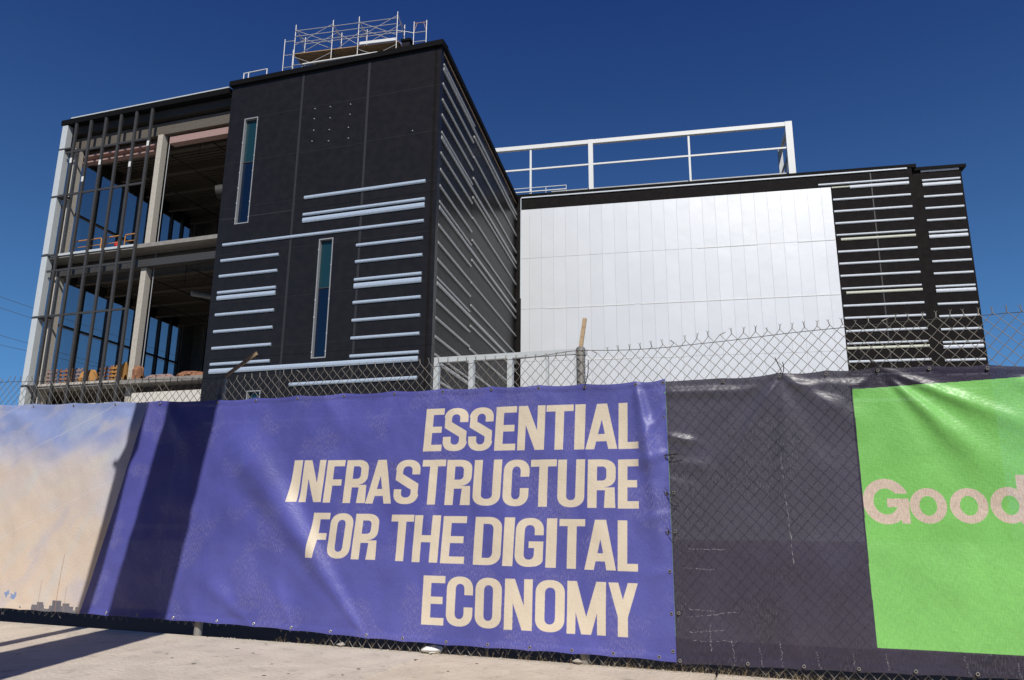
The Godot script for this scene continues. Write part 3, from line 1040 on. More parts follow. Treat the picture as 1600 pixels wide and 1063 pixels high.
	# ceilings: ribbed deck and joists, each floor
	for y in [19.9, 12.80, 6.05]:
		var st := mb()
		for k in 40:
			var z := -1.0 - k * .285
			bk(st, -21.9 + z * SKEW, -11.3, y - .09, y, z - .14, z)
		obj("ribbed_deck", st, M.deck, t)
		for k in 5:
			var j := mb()
			var z := -2.3 - k * 2.2
			bk(j, -21.9 + z * SKEW, -11.3, y - .62, y - .54, z - .22, z)
			bk(j, -21.9 + z * SKEW, -11.3, y - .54, y - .10, z - .13, z - .09)
			obj("floor_beam", j, M.deck, t)
		for k in 3:
			var j := mb()
			var u := -20.0 + k * 3.2
			tube(j, P(u, y - .85, -1.2), P(u, y - .85, -12), .035, 6)
			obj("ceiling_pipe", j, M.dark_steel, t)
		for k in 4:
			var j := mb()
			var u := -14.6 + k * .9
			tube(j, P(u, y - .1, -2.0 - k), P(u, y - 1.3, -2.0 - k), .02, 5)
			obj("hanger_rod", j, M.dark_steel, t)
	for y in [13.1, 6.34]:
		for k in 5:
			var st := mb()
			var u := -14.3 + k * .75
			var z := -5.0 - 1.1 * k
			bk(st, u, u + .9, y + 4.4, y + 4.46, z - .2, z)
			obj("light_strip", st, M.galv_white, t)
	for q in [[-13.2, 17.2, -4.0], [-12.6, 10.6, -4.6], [-19.2, 17.9, -3.0]]:
		var st := mb()
		tube(st, P(q[0], q[1], q[2]), P(q[0], q[1] + 1.6, q[2]), .03, 6)
		obj("drop_pipe", st, M.galv_dull, t)
	for q in [[-13.6, 11.4, -3.2], [-13.6, 18.2, -6.0]]:
		var st := mb()
		tube(st, P(q[0] - 1.6, q[1], q[2]), P(q[0] + 2.2, q[1] - .0, q[2] - 5.5), .16, 12)
		obj("air_duct", st, M.galv_dull, t)
	for q in [[-12.9, -12.0, 15.55, -2.6], [-12.6, -11.7, 15.05, -3.2], [-13.6, -12.9, 16.3, -4.0], [-12.8, -12.0, 14.4, -5.0]]:
		var st := mb()
		bk(st, q[0], q[1], q[2], q[2] + .07, q[3] - .15, q[3])
		obj("conduit_tray", st, M.galv_dull, t)
	for q in [[-12.5, 16.4, -2.2, .38], [-12.2, 16.1, -3.4, .42]]:
		var st := mb()
		var dp := []
		var dr := []
		for k in 9:
			dp.append(P(q[0] - .9 + k * .22, q[1] + sin(k * 1.1) * .05, q[2] - k * .1))
			dr.append(q[3] * (1.0 + .08 * sin(k * 2.1)))
		path_tube(st, dp, dr, 12)
		obj("wrapped_duct", st, M.dark_steel, t)
	for k in 9:
		var st := mb()
		var u := -15.0 + k * .42
		path_tube(st, [P(u, 12.7, -1.6 - .3 * k), P(u + .1, 11.6 - .1 * (k % 3), -1.9 - .3 * k), P(u + .35, 12.68, -2.4 - .3 * k)], .014, 5)
		obj("hanging_cable", st, M.cable, t)
	for k in 12:
		var st := mb()
		bk(st, -22.6 + k * .72, -22.52 + k * .72, 13.06 if k % 2 == 0 else 6.3, 17.5 if k % 2 == 0 else 11.0, -12.6, -12.5)
		obj("wall_stud", st, M.galv_dull, t)
	# back wall and a partition with door openings
	var bw := mb()
	bk(bw, -23.6, -10.95, GROUND_Y, 20.0, -12.9, -12.62)
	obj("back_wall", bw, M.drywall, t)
	for k in 3:
		var st := mb()
		bk(st, -14.2 + k * .75, -13.9 + k * .75, 6.3, 9.9, -12.615, -12.55)
		obj("wall_stud", st, M.dark_steel, t)
	# fire-proofed columns
	for c in [[-15.98, -15.66, -.85, -.50], [-21.35, -21.14, -.75, -.35]]:
		for r in [[6.31, 11.97], [13.06, 19.19]]:
			var st := mb()
			bk(st, c[0], c[1], r[0], r[1], c[2], c[3])
			obj("column", st, M.concrete_col, t)
		var st2 := mb()
		bk(st2, c[0], c[1], GROUND_Y, 6.08, c[2], c[3])
		obj("column", st2, M.concrete_col, t)
	for z in [-6.0, -11.5]:
		for u in [-15.8, -21.2]:
			var st := mb()
			bk(st, u - .15, u + .15, GROUND_Y, 20.0, z - .15, z + .15)
			obj("column", st, M.deck, t)
	var pipe := mb()
	tube(pipe, P(-15.42, 6.3, -.75), P(-15.42, 19.9, -.75), .025, 6)
	obj("riser_pipe", pipe, M.galv_dull, t)
	# curtain wall mullions of the front bay
	var k2 := 0
	for u in [-21.0, -20.0, -19.0, -18.0, -17.0, -16.0]:
		var st := mb()
		bk(st, u - .07, u + .07, GROUND_Y, 20.41, -.02, .08)
		obj("mullion", st, M.mullion, t)
		var pat := mb()
		var ys := [18.1, 16.9, 17.7, 18.4, 17.3, 18.3]
		if k2 != 3:
			bk(pat, u - .072, u + .072, ys[k2], ys[k2] + .28, .08, .084)
			obj("tape_patch", pat, M.sticker, t)
		k2 += 1
	for y in [18.75, 16.3, 12.15, 9.76]:
		var us := [-21.5, -20.93, -20.07, -19.93, -19.07, -18.93, -18.07, -17.93, -17.07, -16.93, -16.07]
		var st := mb()
		for q in 5:
			bk(st, us[q * 2 + 1] + .001 - .0, us[q * 2 + 2] - .001, y - .05, y + .05, -.015, .06)
		bk(st, us[0], -21.071, y - .05, y + .05, -.015, .06)
		obj("transom", st, M.mullion, t)
	# bright corner fin in storey lengths, with its small bracket plates
	for r in [[GROUND_Y, 6.20], [6.30, 9.70], [9.80, 12.98], [13.10, 16.22], [16.32, 18.95], [19.03, 20.40]]:
		var st := mb()
		chamfer_box(st, P(-21.97, r[0], -.28), P(-21.60, r[1], .06), .012)
		obj("corner_fin", st, M.alu_white, t)
	for y in [6.20, 9.70, 12.98, 16.22, 18.95]:
		var st := mb()
		bk(st, -21.99, -21.10, y + .005, y + .075, -.30, .07)
		obj("bracket_plate", st, M.mullion, t)
	# left side: mullions, transoms and tinted panes
	var lw := Node3D.new()
	lw.name = "glazed_side_wall"
	t.add_child(lw)
	lw.position = Vector3(-22.0 * K, 0, 0)
	lw.rotation.y = YAW_B - YAW_W
	var zs := [-.35, -2.9, -4.9, -6.2, -7.2, -8.3, -9.4, -10.5, -11.5, -12.55]
	var n := 9
	for i in range(1, n + 1):
		var z: float = zs[i]
		var st := mb()
		bk(st, .0, .22, GROUND_Y, 20.0, z - .07, z + .07)
		obj("mullion", st, M.mullion, lw)
	for r in [[6.32, 9.73], [9.83, 12.1], [13.07, 15.95], [16.05, 19.0]]:
		for i in n - 1:
			var z0: float = zs[i] - (.07 if i > 0 else -.05)
			var z1: float = zs[i + 1] + .07
			var st := mb()
			bk(st, .08, .10, r[0], r[1], z1, z0)
			obj("pane", st, M.glass_side, lw)
	for y in [9.78, 16.0]:
		var st := mb()
		for i in n:
			bk(st, .02, .2, y - .05, y + .05, zs[i + 1] + .071, zs[i] - .071)
		obj("transom", st, M.mullion, lw)
	for r in [[GROUND_Y, 6.28], [12.12, 13.05], [19.02, 20.0]]:
		var st := mb()
		bk(st, -.02, -.005, r[0], r[1], -12.6, -.35)
		obj("spandrel_panel", st, M.mullion, lw)
	var ew := mb()
	bk(ew, -.02, .3, GROUND_Y, 20.0, -12.9, -11.52)
	obj("end_wall", ew, M.drywall, lw)

# ---------------------------------------------------------------- white wing
const W0 := Vector3(0.21563233 * K, 0, -47.01060555 * K)

func build_wing():
	var t := thing("warehouse_wing", "long wing with a bright white metal panel wall and black ends", "building", W0, -YAW_W)
	# black structure wall behind everything
	var body := mb()
	bk(body, -.6, 24.45, GROUND_Y, 21.02, -20, -.16)
	obj("structure_wall", body, M.black_trim, t)
	var body2 := mb()
	bk(body2, 24.46, 27.36, GROUND_Y, 21.0, -20, -.55)
	obj("structure_wall", body2, M.wing_membrane, t)
	for s in [[-.2, .34, GROUND_Y, 21.0], [.345, 10.0, 20.14, 21.0], [10.005, 19.76, 20.14, 21.0], [19.765, 22.1, GROUND_Y, 21.0], [22.11, 24.45, GROUND_Y, 21.0]]:
		var st := mb()
		bk(st, s[0], s[1], s[2], s[3], -.155, -.02)
		obj("sheathing_panel", st, M.wing_membrane, t)
	var tp := mb()
	bk(tp, 22.07, 22.14, GROUND_Y, 20.9, -.019, -.014)
	obj("seam_tape", tp, M.tape, t)
	# metal wall panels
	var back := mb()
	bk(back, .345, 19.755, GROUND_Y, 20.135, -.155, -.06)
	obj("panel_backing", back, M.panel_back, t)
	var rows := [[16.706, 20.13], [13.255, 16.695], [9.805, 13.245], [6.355, 9.795], [2.905, 6.345], [GROUND_Y, 2.895]]
	var pw := .7935
	for r in rows:
		var sh := mb()
		var hh: float = (r[1] - r[0]) * K
		chamfer_box(sh, Vector3(.0025, 0, -.055 * K), Vector3(pw * K - .0025, hh, 0), .004)
		var pm := sh.commit()
		var edge_mesh := mb()
		chamfer_box(edge_mesh, Vector3(.0025, 0, -.055 * K), Vector3(.565 * K - .0025, hh, 0), .004)
		mesh_node("wall_panel", edge_mesh.commit(), M.panel1, t, P(.345, r[0], 0))
		for i in 23:
			var m = M["panel%d" % ((i * 7 + i / 3) % 3)]
			mesh_node("wall_panel", pm, m, t, P(.91 + i * pw, r[0], 0))
		var last := mb()
		chamfer_box(last, Vector3(.0025, 0, -.055 * K), Vector3((19.755 - .91 - 23 * pw) * K - .0025, hh, 0), .004)
		mesh_node("wall_panel", last.commit(), M.panel0, t, P(.91 + 23 * pw, r[0], 0))
	for s in [[13.25, 2.0, 7.6], [13.25, 8.0, 19.7], [16.70, 11.6, 15.2], [16.70, 17.6, 19.7], [9.80, 4.6, 7.4], [9.80, 9.0, 10.6]]:
		var st := mb()
		bk(st, s[1], s[2], s[0] - .025, s[0] + .025, .0, .02)
		obj("joint_cover", st, M.white_paint, t)
	# trim round the panel wall
	var tr := mb()
	bk(tr, .345, 24.18, 20.955, 21.03, -.02, .05)
	obj("top_trim", tr, M.galv_white, t)
	var tl := mb()
	bk(tl, .30, .343, 14.0, 20.98, -.02, .03)
	obj("edge_trim", tl, M.galv_white, t)
	# cap
	var cap := mb()
	bk(cap, -.6, 24.72, 21.035, 21.25, -.5, .015)
	obj("roof_cap", cap, M.black_trim, t)
	var cap2 := mb()
	bk(cap2, 24.60, 27.62, 21.005, 21.20, -20, -.40)
	obj("roof_cap", cap2, M.black_trim, t)
	# rails of the black end
	for y in [19.28, 18.51, 17.73, 15.90, 15.14, 14.37, 12.51, 11.76, 10.96, 9.13, 8.35, 7.55, 6.8]:
		obj("cladding_rail", girt(19.82, 24.22, y, .135, -.02), M.galv_white, t)
	for y in [16.97, 13.58, 10.21, 6.9]: obj("cladding_rail", girt(19.82, 24.2, y, .115, -.02), M.galv_white, t)
	obj("cladding_rail", girt(19.05, 24.2, 20.33, .12, -.02), M.galv_white, t)
	obj("cladding_rail", girt(20.85, 24.2, 20.05, .19, -.02), M.galv_white, t)
	obj("cladding_rail", girt(19.80, 20.84, 20.08, .10, -.02), M.cream_rail, t)
	for y in [16.68, 13.31, 9.93]: obj("cladding_rail", girt(20.05 if y > 10 else 19.8, 24.22, y, .15, -.02), M.cream_rail, t)
	var so := -.55
	var sk := 1.0107
	for y in [20.75, 19.08, 18.33, 17.56, 15.74, 14.98, 14.23, 12.38, 11.64, 10.86, 9.05, 8.2, 7.4]:
		obj("cladding_rail", girt(24.84 * sk, 26.95 * sk, y * sk, .135, so), M.galv_white, t)
	for y in [20.13, 16.80, 13.44, 10.10]: obj("cladding_rail", girt(24.85 * sk, 26.95 * sk, y * sk, .125, so), M.galv_white, t)
	for y in [19.86, 16.53, 13.18, 9.83]: obj("cladding_rail", girt(24.85 * sk, 26.95 * sk, y * sk, .20, so), M.galv_white, t)
	# low kerb and pipe on the roof edge
	var kerb := mb()
	bk(kerb, 2.2, 17.9, 21.26, 21.86, -1.35, -1.15)
	obj("roof_kerb", kerb, M.galv_dull, t)
	var pipe := mb()
	tube(pipe, P(-1.0, 22.0, -.7), P(3.3, 22.0, -.7), .03, 6)
	tube(pipe, P(-1.0, 21.72, -.7), P(3.3, 21.72, -.7), .05, 6)
	for u in [.9, 1.9, 3.28]: tube(pipe, P(u, 21.25, -.7), P(u, 22.0, -.7), .025, 6)
	obj("roof_pipe", pipe, M.white_paint, t)

func build_roof_railing():
	var t := thing("roof_frame", "white steel rail frame standing along the roof of the white wing", "railing", W0, -YAW_W)
	var o := -.95
	var s := 1.02
	var top := 24.8 * s - .1
	var mid := 23.13 * s - .1
	var rail := mb()
	bk(rail, -6.0, 17.55, top - .20, top + .08, o - .12, o + .12)
	obj("top_rail", rail, M.white_paint, t)
	var mr := mb()
	bk(mr, -6.0, 17.75, mid - .055, mid + .055, o - .05, o + .05)
	obj("middle_rail", mr, M.white_paint, t)
	for p in [[.81, .065], [11.45, .065], [4.95, .155], [-5.6, .155], [-2.6, .065]]:
		var st := mb()
		var w: float = p[1]
		bk(st, p[0] - w, p[0] + w, 21.0, top - .20 if w < .1 else top + .09, o - w * .7, o + .13 if w > .1 else o + w * .7)
		obj("post", st, M.white_paint, t)
	var pl := mb()
	bk(pl, 4.55, 5.35, 21.27, 21.40, o - .2, o + .3)
	obj("base_plate", pl, M.white_paint, t)
	var e := mb()
	bk(e, 17.56, 17.98, 21.0, top + .10, o - .14, o + .14)
	obj("post", e, M.white_paint, t)
	# return at the end, going back over the roof
	var rt := mb()
	bk(rt, 17.68, 17.90, top - .22, top + .06, -4.6, o - .141)
	obj("top_rail", rt, M.white_paint, t)
	var bp := mb()
	bk(bp, 17.62, 17.92, 21.0, top + .05, -4.9, -4.61)
	obj("post", bp, M.galv_dull, t)
	var br := mb()
	tube(br, P(17.8, top - .3, -1.6), P(17.8, 21.2, -4.3), .08, 6)
	obj("brace", br, M.galv_dull, t)
	var ml := mb()
	bk(ml, 17.73, 17.85, mid - .05, mid + .05, -4.6, o - .142)
	obj("middle_rail", ml, M.white_paint, t)

# ---------------------------------------------------------------- scaffold on the office roof
func build_scaffold():
	# origin: left front post, in the frame of the wing
	var rB := Vector3(cos(YAW_B), 0, sin(YAW_B))
	var oB := Vector3(-sin(YAW_B), 0, cos(YAW_B))
	var org: Vector3 = C_B + rB * (-8.9 * K) - oB * (1.5 * K)
	var t := thing("scaffold", "grey tube scaffold with plywood decks standing on the black roof", "scaffold", org, -YAW_W)
	var r := .026
	var base := 20.75
	var xs := [0.0, 2.06, 3.47, 5.52]
	for i in 4:
		for z in [0.0, -1.05]:
			var st := mb()
			tube(st, P(xs[i], base, z), P(xs[i], 24.82, z), r, 7)
			obj("standard", st, M.scaffold, t)
		for y in [21.2, 21.9, 22.6, 23.12, 24.55]:
			var st := mb()
			tube(st, P(xs[i], y, 0), P(xs[i], y, -1.05), r * .85, 6)
			obj("rung", st, M.scaffold, t)
		var dg := mb()
		tube(dg, P(xs[i], 24.7, 0), P(xs[i], 24.1, -1.05), r * .7, 6)
		obj("frame_brace", dg, M.scaffold, t)
	for i in 3:
		for z in [0.03, -1.08]:
			for y in [23.75, 24.12, 24.45, 22.45]:
				if y == 24.12 and z < 0: continue
				var st := mb()
				tube(st, P(xs[i], y, z), P(xs[i + 1], y, z), r * .7, 6)
				obj("guard_rail", st, M.scaffold, t)
			if i == 1 and z > 0: continue
			var a := mb(); tube(a, P(xs[i], 24.5, z * .6), P(xs[i + 1], 23.5, z * .6), r * .6, 5); obj("cross_brace", a, M.scaffold, t)
			var b := mb(); tube(b, P(xs[i], 23.6, z * .6), P(xs[i + 1], 24.6, z * .6), r * .6, 5); obj("cross_brace", b, M.scaffold, t)
			var c := mb(); tube(c, P(xs[i], 22.95, z * .5), P(xs[i + 1], 22.0, z * .5), r * .6, 5); obj("cross_brace", c, M.scaffold, t)
			var d := mb(); tube(d, P(xs[i], 22.1, z * .5), P(xs[i + 1], 22.95, z * .5), r * .6, 5); obj("cross_brace", d, M.scaffold, t)
	for i in 3:
		for k in 3:
			var st := mb()
			bk(st, xs[i] - .12 + .02, xs[i + 1] + (.02 if i < 2 else .1), 23.16, 23.20, -.06 - .345 * (k + 1) + .012, -.06 - .345 * k)
			obj("deck_plank", st, M.plywood, t)
	var tb := mb()
	bk(tb, xs[2] + .08, xs[3] - .05, 23.22, 23.37, -.05, -.01)
	obj("toe_board", tb, M.white_paint, t)
	var lg := mb()
	tube(lg, P(.6, 22.38, .12), P(4.6, 22.55, .12), .055, 7)
	obj("ledger_tube", lg, M.white_paint, t)
	# short end frame beside it
	for z in [0.0, -.9]:
		var st := mb()
		tube(st, P(-.56, base, z), P(-.56, 24.05, z), r, 7)
		obj("standard", st, M.scaffold, t)
	for y in [22.4, 23.1, 23.9]:
		var st := mb()
		tube(st, P(-.56, y, 0), P(0, y, 0), r * .8, 6)
		obj("rung", st, M.scaffold, t)
	# low dark roof boxes behind the scaffold
	for q in [[[.45, 21.0, -2.6], [5.9, 22.75, -1.35], "low black roof housing behind the scaffold decks"], [[5.75, 21.0, -1.2], [6.15, 23.35, -.2], "small black upright roof vent box beside the scaffold"]]:
		var st := mb()
		var a: Array = q[0]
		var b: Array = q[1]
		bk(st, a[0], b[0], 20.8, b[1] - .12, a[2], b[2])
		var hb := thing("roof_housing", q[2], "roof box", org, -YAW_W)
		obj("casing", st, M.black_membrane, hb)
		var lid := mb()
		bk(lid, a[0] - .06, b[0] + .06, b[1] - .12, b[1], a[2] - .06, b[2] + .06)
		obj("lid", lid, M.black_trim, hb)
	# ladder frame to the right
	var f := thing("ladder_scaffold", "single narrow scaffold end frame standing apart near the roof corner", "scaffold", org, -YAW_W)
	for u in [6.30, 6.96]:
		var st := mb()
		tube(st, P(u, base, -.3), P(u, 24.35, -.3), r, 7)
		obj("standard", st, M.scaffold, f)
	for y in [22.6, 23.2, 23.72]:
		var st := mb()
		tube(st, P(6.30, y, -.3), P(6.96, y, -.3), r * .85, 6)
		obj("rung", st, M.scaffold, f)
	var hd := mb()
	tube(hd, P(6.30, 24.25, -.3), P(6.96, 24.25, -.3), r, 6)
	obj("head_bar", hd, M.primer, f)
	for s in [[6.30, 6.46], [6.96, 6.80]]:
		var st := mb()
		tube(st, P(s[0], 23.72, -.3), P(s[1], 24.25, -.3), r * .8, 6)
		obj("knee_brace", st, M.primer, f)
	var tie := mb()
	tube(tie, P(5.52, 23.75, 0), P(6.30, 23.72, -.3), r * .7, 6)
	obj("tie_bar", tie, M.scaffold, f)
	var bx := thing("timber_block", "reddish timber stack beside the narrow scaffold end frame", "timber", org, -YAW_W)
	for k in 5:
		var st := mb()
		bk(st, 6.36 + .02 * (k % 2), 6.80 + .02 * (k % 2), 22.65 + k * .1, 22.74 + k * .1, -.75, -.4)
		obj("board", st, M.plywood, bx)
	var sup := mb()
	bk(sup, 6.38, 6.80, 20.8, 22.645, -.72, -.42)
	obj("crib", sup, M.dark_steel, bx)
	# small white rail on the roof near the step in the roofline
	var wr := thing("roof_hatch_rail", "small white pipe rail above the step in the black roofline", "railing", C_B, -YAW_B)
	for p in [[-11.0, -9.6, -.45]]:
		var st := mb()
		tube(st, P(p[0], 21.75, p[2]), P(p[1], 21.75, p[2]), .035, 7)
		obj("top_rail", st, M.white_paint, wr)
		for u in [-10.98, -10.7, -9.62]:
			var q := mb()
			tube(q, P(u, 21.0, p[2]), P(u, 21.73, p[2]), .03, 7)
			obj("post", q, M.white_paint, wr)

# ---------------------------------------------------------------- things left on the open floors
func build_interior_goods():
	var where := [[-20.3, -18.55, "orange tube guard rail beside the corner column on the upper floor edge"], [-18.25, -17.35, "orange tube guard rail with the red canister behind it"], [-17.05, -16.3, "short orange tube guard rail next to the fireproofed column"]]
	for w in where:
		var t := thing("guard_rail", w[2], "guard rail", C_B, -YAW_B, "orange guard rails on the upper floor edge")
		var z := -.30
		var tr := mb()
		var y := 13.06
		path_tube(tr, [P(w[0], y, z), P(w[0], y + .62, z), P(w[0] + .05, y + .70, z), P(w[1] - .05, y + .70, z), P(w[1], y + .62, z), P(w[1], y, z)], .035, 7)
		obj("hoop", tr, M.orange, t)
		var md := mb()
		tube(md, P(w[0], y + .35, z), P(w[1], y + .35, z), .022, 6)
		obj("middle_rail", md, M.orange, t)
	var can := thing("canister", "bright red canister behind the orange rails on the upper floor", "canister", C_B, -YAW_B)
	var cb := mb()
	var c := P(-17.75, 13.06, -.55)
	path_tube(cb, [c, c + Vector3(0, .05, 0), c + Vector3(0, .42, 0), c + Vector3(0, .50, 0), c + Vector3(0, .54, 0)], [.10, .16, .16, .12, .04], 12)
	obj("body", cb, M.red, can)
	var cn := mb()
	tube(cn, c + Vector3(0, .54, 0), c + Vector3(0, .62, 0), .03, 8)
	obj("cap", cn, M.cable, can)
	# slatted orange barriers along the lower floor edge
	var bars := [[-20.95, -20.30, M.wrap_pink, "faded pinkish slatted barrier beside the bright corner fin"], [-20.15, -19.35, M.netting, "rust orange slatted barrier right of the faded pinkish one"], [-19.25, -18.75, M.wrap_pink, "short faded barrier left of the yellow netting heap"], [-17.65, -16.95, M.netting, "rust orange slatted barrier right of the yellow netting heap"], [-16.9, -16.4, M.netting_y, "yellow orange slatted barrier nearest the fireproofed column"]]
	for b in bars:
		var t := thing("slat_barrier", b[3], "barrier", C_B, -YAW_B, "slatted barriers along the lower floor edge")
		var lean := rng.randf_range(-.05, .05)
		for k in 4:
			var st := mb()
			var y := 6.40 + k * .19
			bk(st, b[0], b[1], y - .045, y + .045, -.43 + lean * k * .3, -.39 + lean * k * .3)
			obj("slat", st, b[2], t)
		for u in [b[0] + .05, (b[0] + b[1]) * .5, b[1] - .05]:
			var st := mb()
			poly_prism(st, [P(u - .04, 6.29, -.47), P(u + .04, 6.29, -.47), P(u + .04, 6.29, -.435), P(u - .04, 6.29, -.435)], Vector3(0, .82 * K, lean * .9 * K))
			obj("upright", st, b[2], t)
	# crumpled netting and wraps
	var heaps := [[-18.75, -17.75, .62, M.netting_y, "yellow orange crumpled netting heap in the middle of the lower floor edge"], [-16.36, -16.02, .95, M.netting_y, "narrow yellow sheet hanging against the foot of the fireproofed column"],
		[-15.5, -15.05, .70, M.netting, "orange wrapped post guard right of the fireproofed column foot"], [-14.8, -13.1, .20, M.wrap_pink, "low brown crumpled sheet on the edge of the open bay"], [-13.0, -11.4, .26, M.netting, "long orange brown wrapped roll beside the black wall return"]]
	var nz := FastNoiseLite.new()
	nz.seed = 17
	nz.frequency = 1.3
	nz.fractal_octaves = 3
	for h in heaps:
		var st := mb()
		var nx := 18
		var na := 9
		var grid := []
		var len_u: float = h[1] - h[0]
		for i in nx + 1:
			var row := []
			for j in na + 1:
				var a := PI * j / na
				var u: float = h[0] + len_u * i / nx
				var endf := pow(clampf(sin(PI * clampf(float(i) / nx, .02, .98)) * 1.8, 0, 1), .5)
				var q := 1.0 + nz.get_noise_3d(u * 1.1, j * .35, h[0]) * .38
				var hh: float = h[2] * endf * q
				row.append(P(u, 6.30 + sin(a) * hh, -.42 + cos(a) * .28 * endf * (1.0 + nz.get_noise_3d(u * 3, j * .8, 5.0) * .5)))
			grid.append(row)
		for i in nx:
			for j in na:
				var A: Vector3 = grid[i][j]; var B: Vector3 = grid[i + 1][j]; var C: Vector3 = grid[i + 1][j + 1]; var D: Vector3 = grid[i][j + 1]
				var n := (B - A).cross(D - A)
				if n.length() < 1e-9: n = Vector3.UP
				n = n.normalized()
				var out := Vector3(0, .6 * sin(PI * (j + .5) / na), cos(PI * (j + .5) / na))
				if n.dot(out) < 0: n = -n
				quad(st, A, B, C, D, n)
		var o := obj("netting_heap", st, h[3], self, C_B)
		o.rotation.y = -YAW_B
		tag(o, h[4], "netting", "netting and wraps along the lower floor edge")

# ---------------------------------------------------------------- white frame between fence and building
func build_steel_frame():
	var t := thing("steel_frame", "white square tube frame standing behind the fence before the black wall", "frame", Vector3.ZERO, 0)
	var a := Vector3(-1.46, 3.04 + CAM_H, -14.48)
	var d := Vector3(cos(YAW_B), 0, sin(YAW_B))
	t.position = Vector3(a.x, 0, a.z)
	t.rotation.y = -YAW_B
	var hgt := a.y
	var w := .05
	var rl := mb()
	box(rl, Vector3(-.05, hgt - .05, -.045), Vector3(2.82, hgt + .05, .045))
	obj("top_rail", rl, M.alu_white, t)
	for x in [0.0, .73, 1.51]:
		var st := mb()
		box(st, Vector3(x - w, 0, -w), Vector3(x + w, hgt - .051, w))
		obj("post", st, M.alu_white, t)
	for x in [2.23, 2.78]:
		var st := mb()
		box(st, Vector3(x - .028, 0, -.03), Vector3(x + .028, hgt - .051, .03))
		obj("post", st, M.alu_white, t)
	var lo := mb()
	box(lo, Vector3(-.05, .5, -.052), Vector3(2.82, .58, -.0505 + .0))
	obj("bottom_rail", lo, M.alu_white, t)

func build_site():
	# dark strip right behind the fence, banner shade put into its colour; the lot beyond it is pale crushed stone
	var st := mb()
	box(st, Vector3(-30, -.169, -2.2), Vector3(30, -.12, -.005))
	var o := obj("shade_strip", st, M.mulch_shade, self, fp(0, -CAM_H))
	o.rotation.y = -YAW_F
	tag(o, "dark strip painted as banner shade along the back of the fence", "soil", "", "structure")
	# unseen building added across the street to block sky light and deepen shadows
	var org := fp(0, -CAM_H)
	var t := thing("added_warehouse", "long dark brick warehouse added across the street to block sky light", "building", org, -YAW_F)
	var z0 := 20.5
	var wall := mb()
	box(wall, Vector3(-48, -.17, z0), Vector3(48, 11.0, z0 + 14))
	obj("wall", wall, M.brick, t)
	var par := mb()
	box(par, Vector3(-48.2, 11.002, z0 - .15), Vector3(48.2, 11.5, z0 + 14.2))
	obj("parapet", par, M.slab, t)
	for i in 15:
		for j in 2:
			var x := -42.0 + i * 6.0
			var fr := mb()
			box(fr, Vector3(x - 1.3, 1.6 + j * 4.6, z0 - .06), Vector3(x + 1.3, 4.0 + j * 4.6, z0 - .002))
			var w := obj("window", fr, M.mullion, t)
			var pn := mb()
			box(pn, Vector3(x - 1.2, 1.7 + j * 4.6, z0 - .07), Vector3(x + 1.2, 3.9 + j * 4.6, z0 - .061))
			obj("pane", pn, M.glass_navy, w)

func build_power_lines():
	# pixel pairs give the directions; the wires run about 130 m away
	var prs := [[[0, 464], [50, 481]], [[0, 481], [45, 496]], [[0, 524], [41, 536]], [[0, 539], [39, 548]]]
	var cam_b := Basis(Vector3.RIGHT, deg_to_rad(13.445)) * Basis(Vector3.BACK, deg_to_rad(0.4387))
	var names := ["topmost thin overhead wire left of the glass corner", "second thin overhead wire down, left of the glass corner", "third thin overhead wire down, left of the glass corner", "lowest thin overhead wire left of the glass corner"]
	for i in 4:
		var pts := []
		for p in prs[i]:
			var v := cam_b * Vector3((p[0] - 800.0) / 1180.18, -(p[1] - 531.5) / 1180.18, -1)
			pts.append(Vector3(0, CAM_H, 0) + v / absf(v.z) * 130.0)
		var d: Vector3 = pts[1] - pts[0]
		var line := []
		for k in range(-10, 13):
			line.append(pts[0] + d * (k * .8) + Vector3(0, .0028 * (k * k) , 0))
		var st := mb()
		path_tube(st, line, .035, 5)
		tag(obj("power_line", st, M.cable, self), names[i], "power line", "overhead wires far behind the building")

# ---------------------------------------------------------------- chain link fence
const FENCE_TOP := [[-8.0, 1.25], [-6.33, 1.232], [-5.2, 1.16], [-4.1, 1.10], [-3.26, 1.139], [-2.2, 1.14], [-1.5, 1.12], [-1.15, 1.13], [-.75, 1.15], [-.27, 1.205], [.4, 1.22], [1.3, 1.228], [2.6, 1.23]]
const WIRE_ROPE := [[-8.0, 1.17], [-6.33, 1.165], [-4.1, 1.078], [-3.2, 1.075], [-2.2, 1.065], [-1.55, 1.085], [-1.2, 1.115], [-.9, 1.10], [-.6, 1.095], [.4, 1.15], [1.3, 1.17], [2.6, 1.17]]

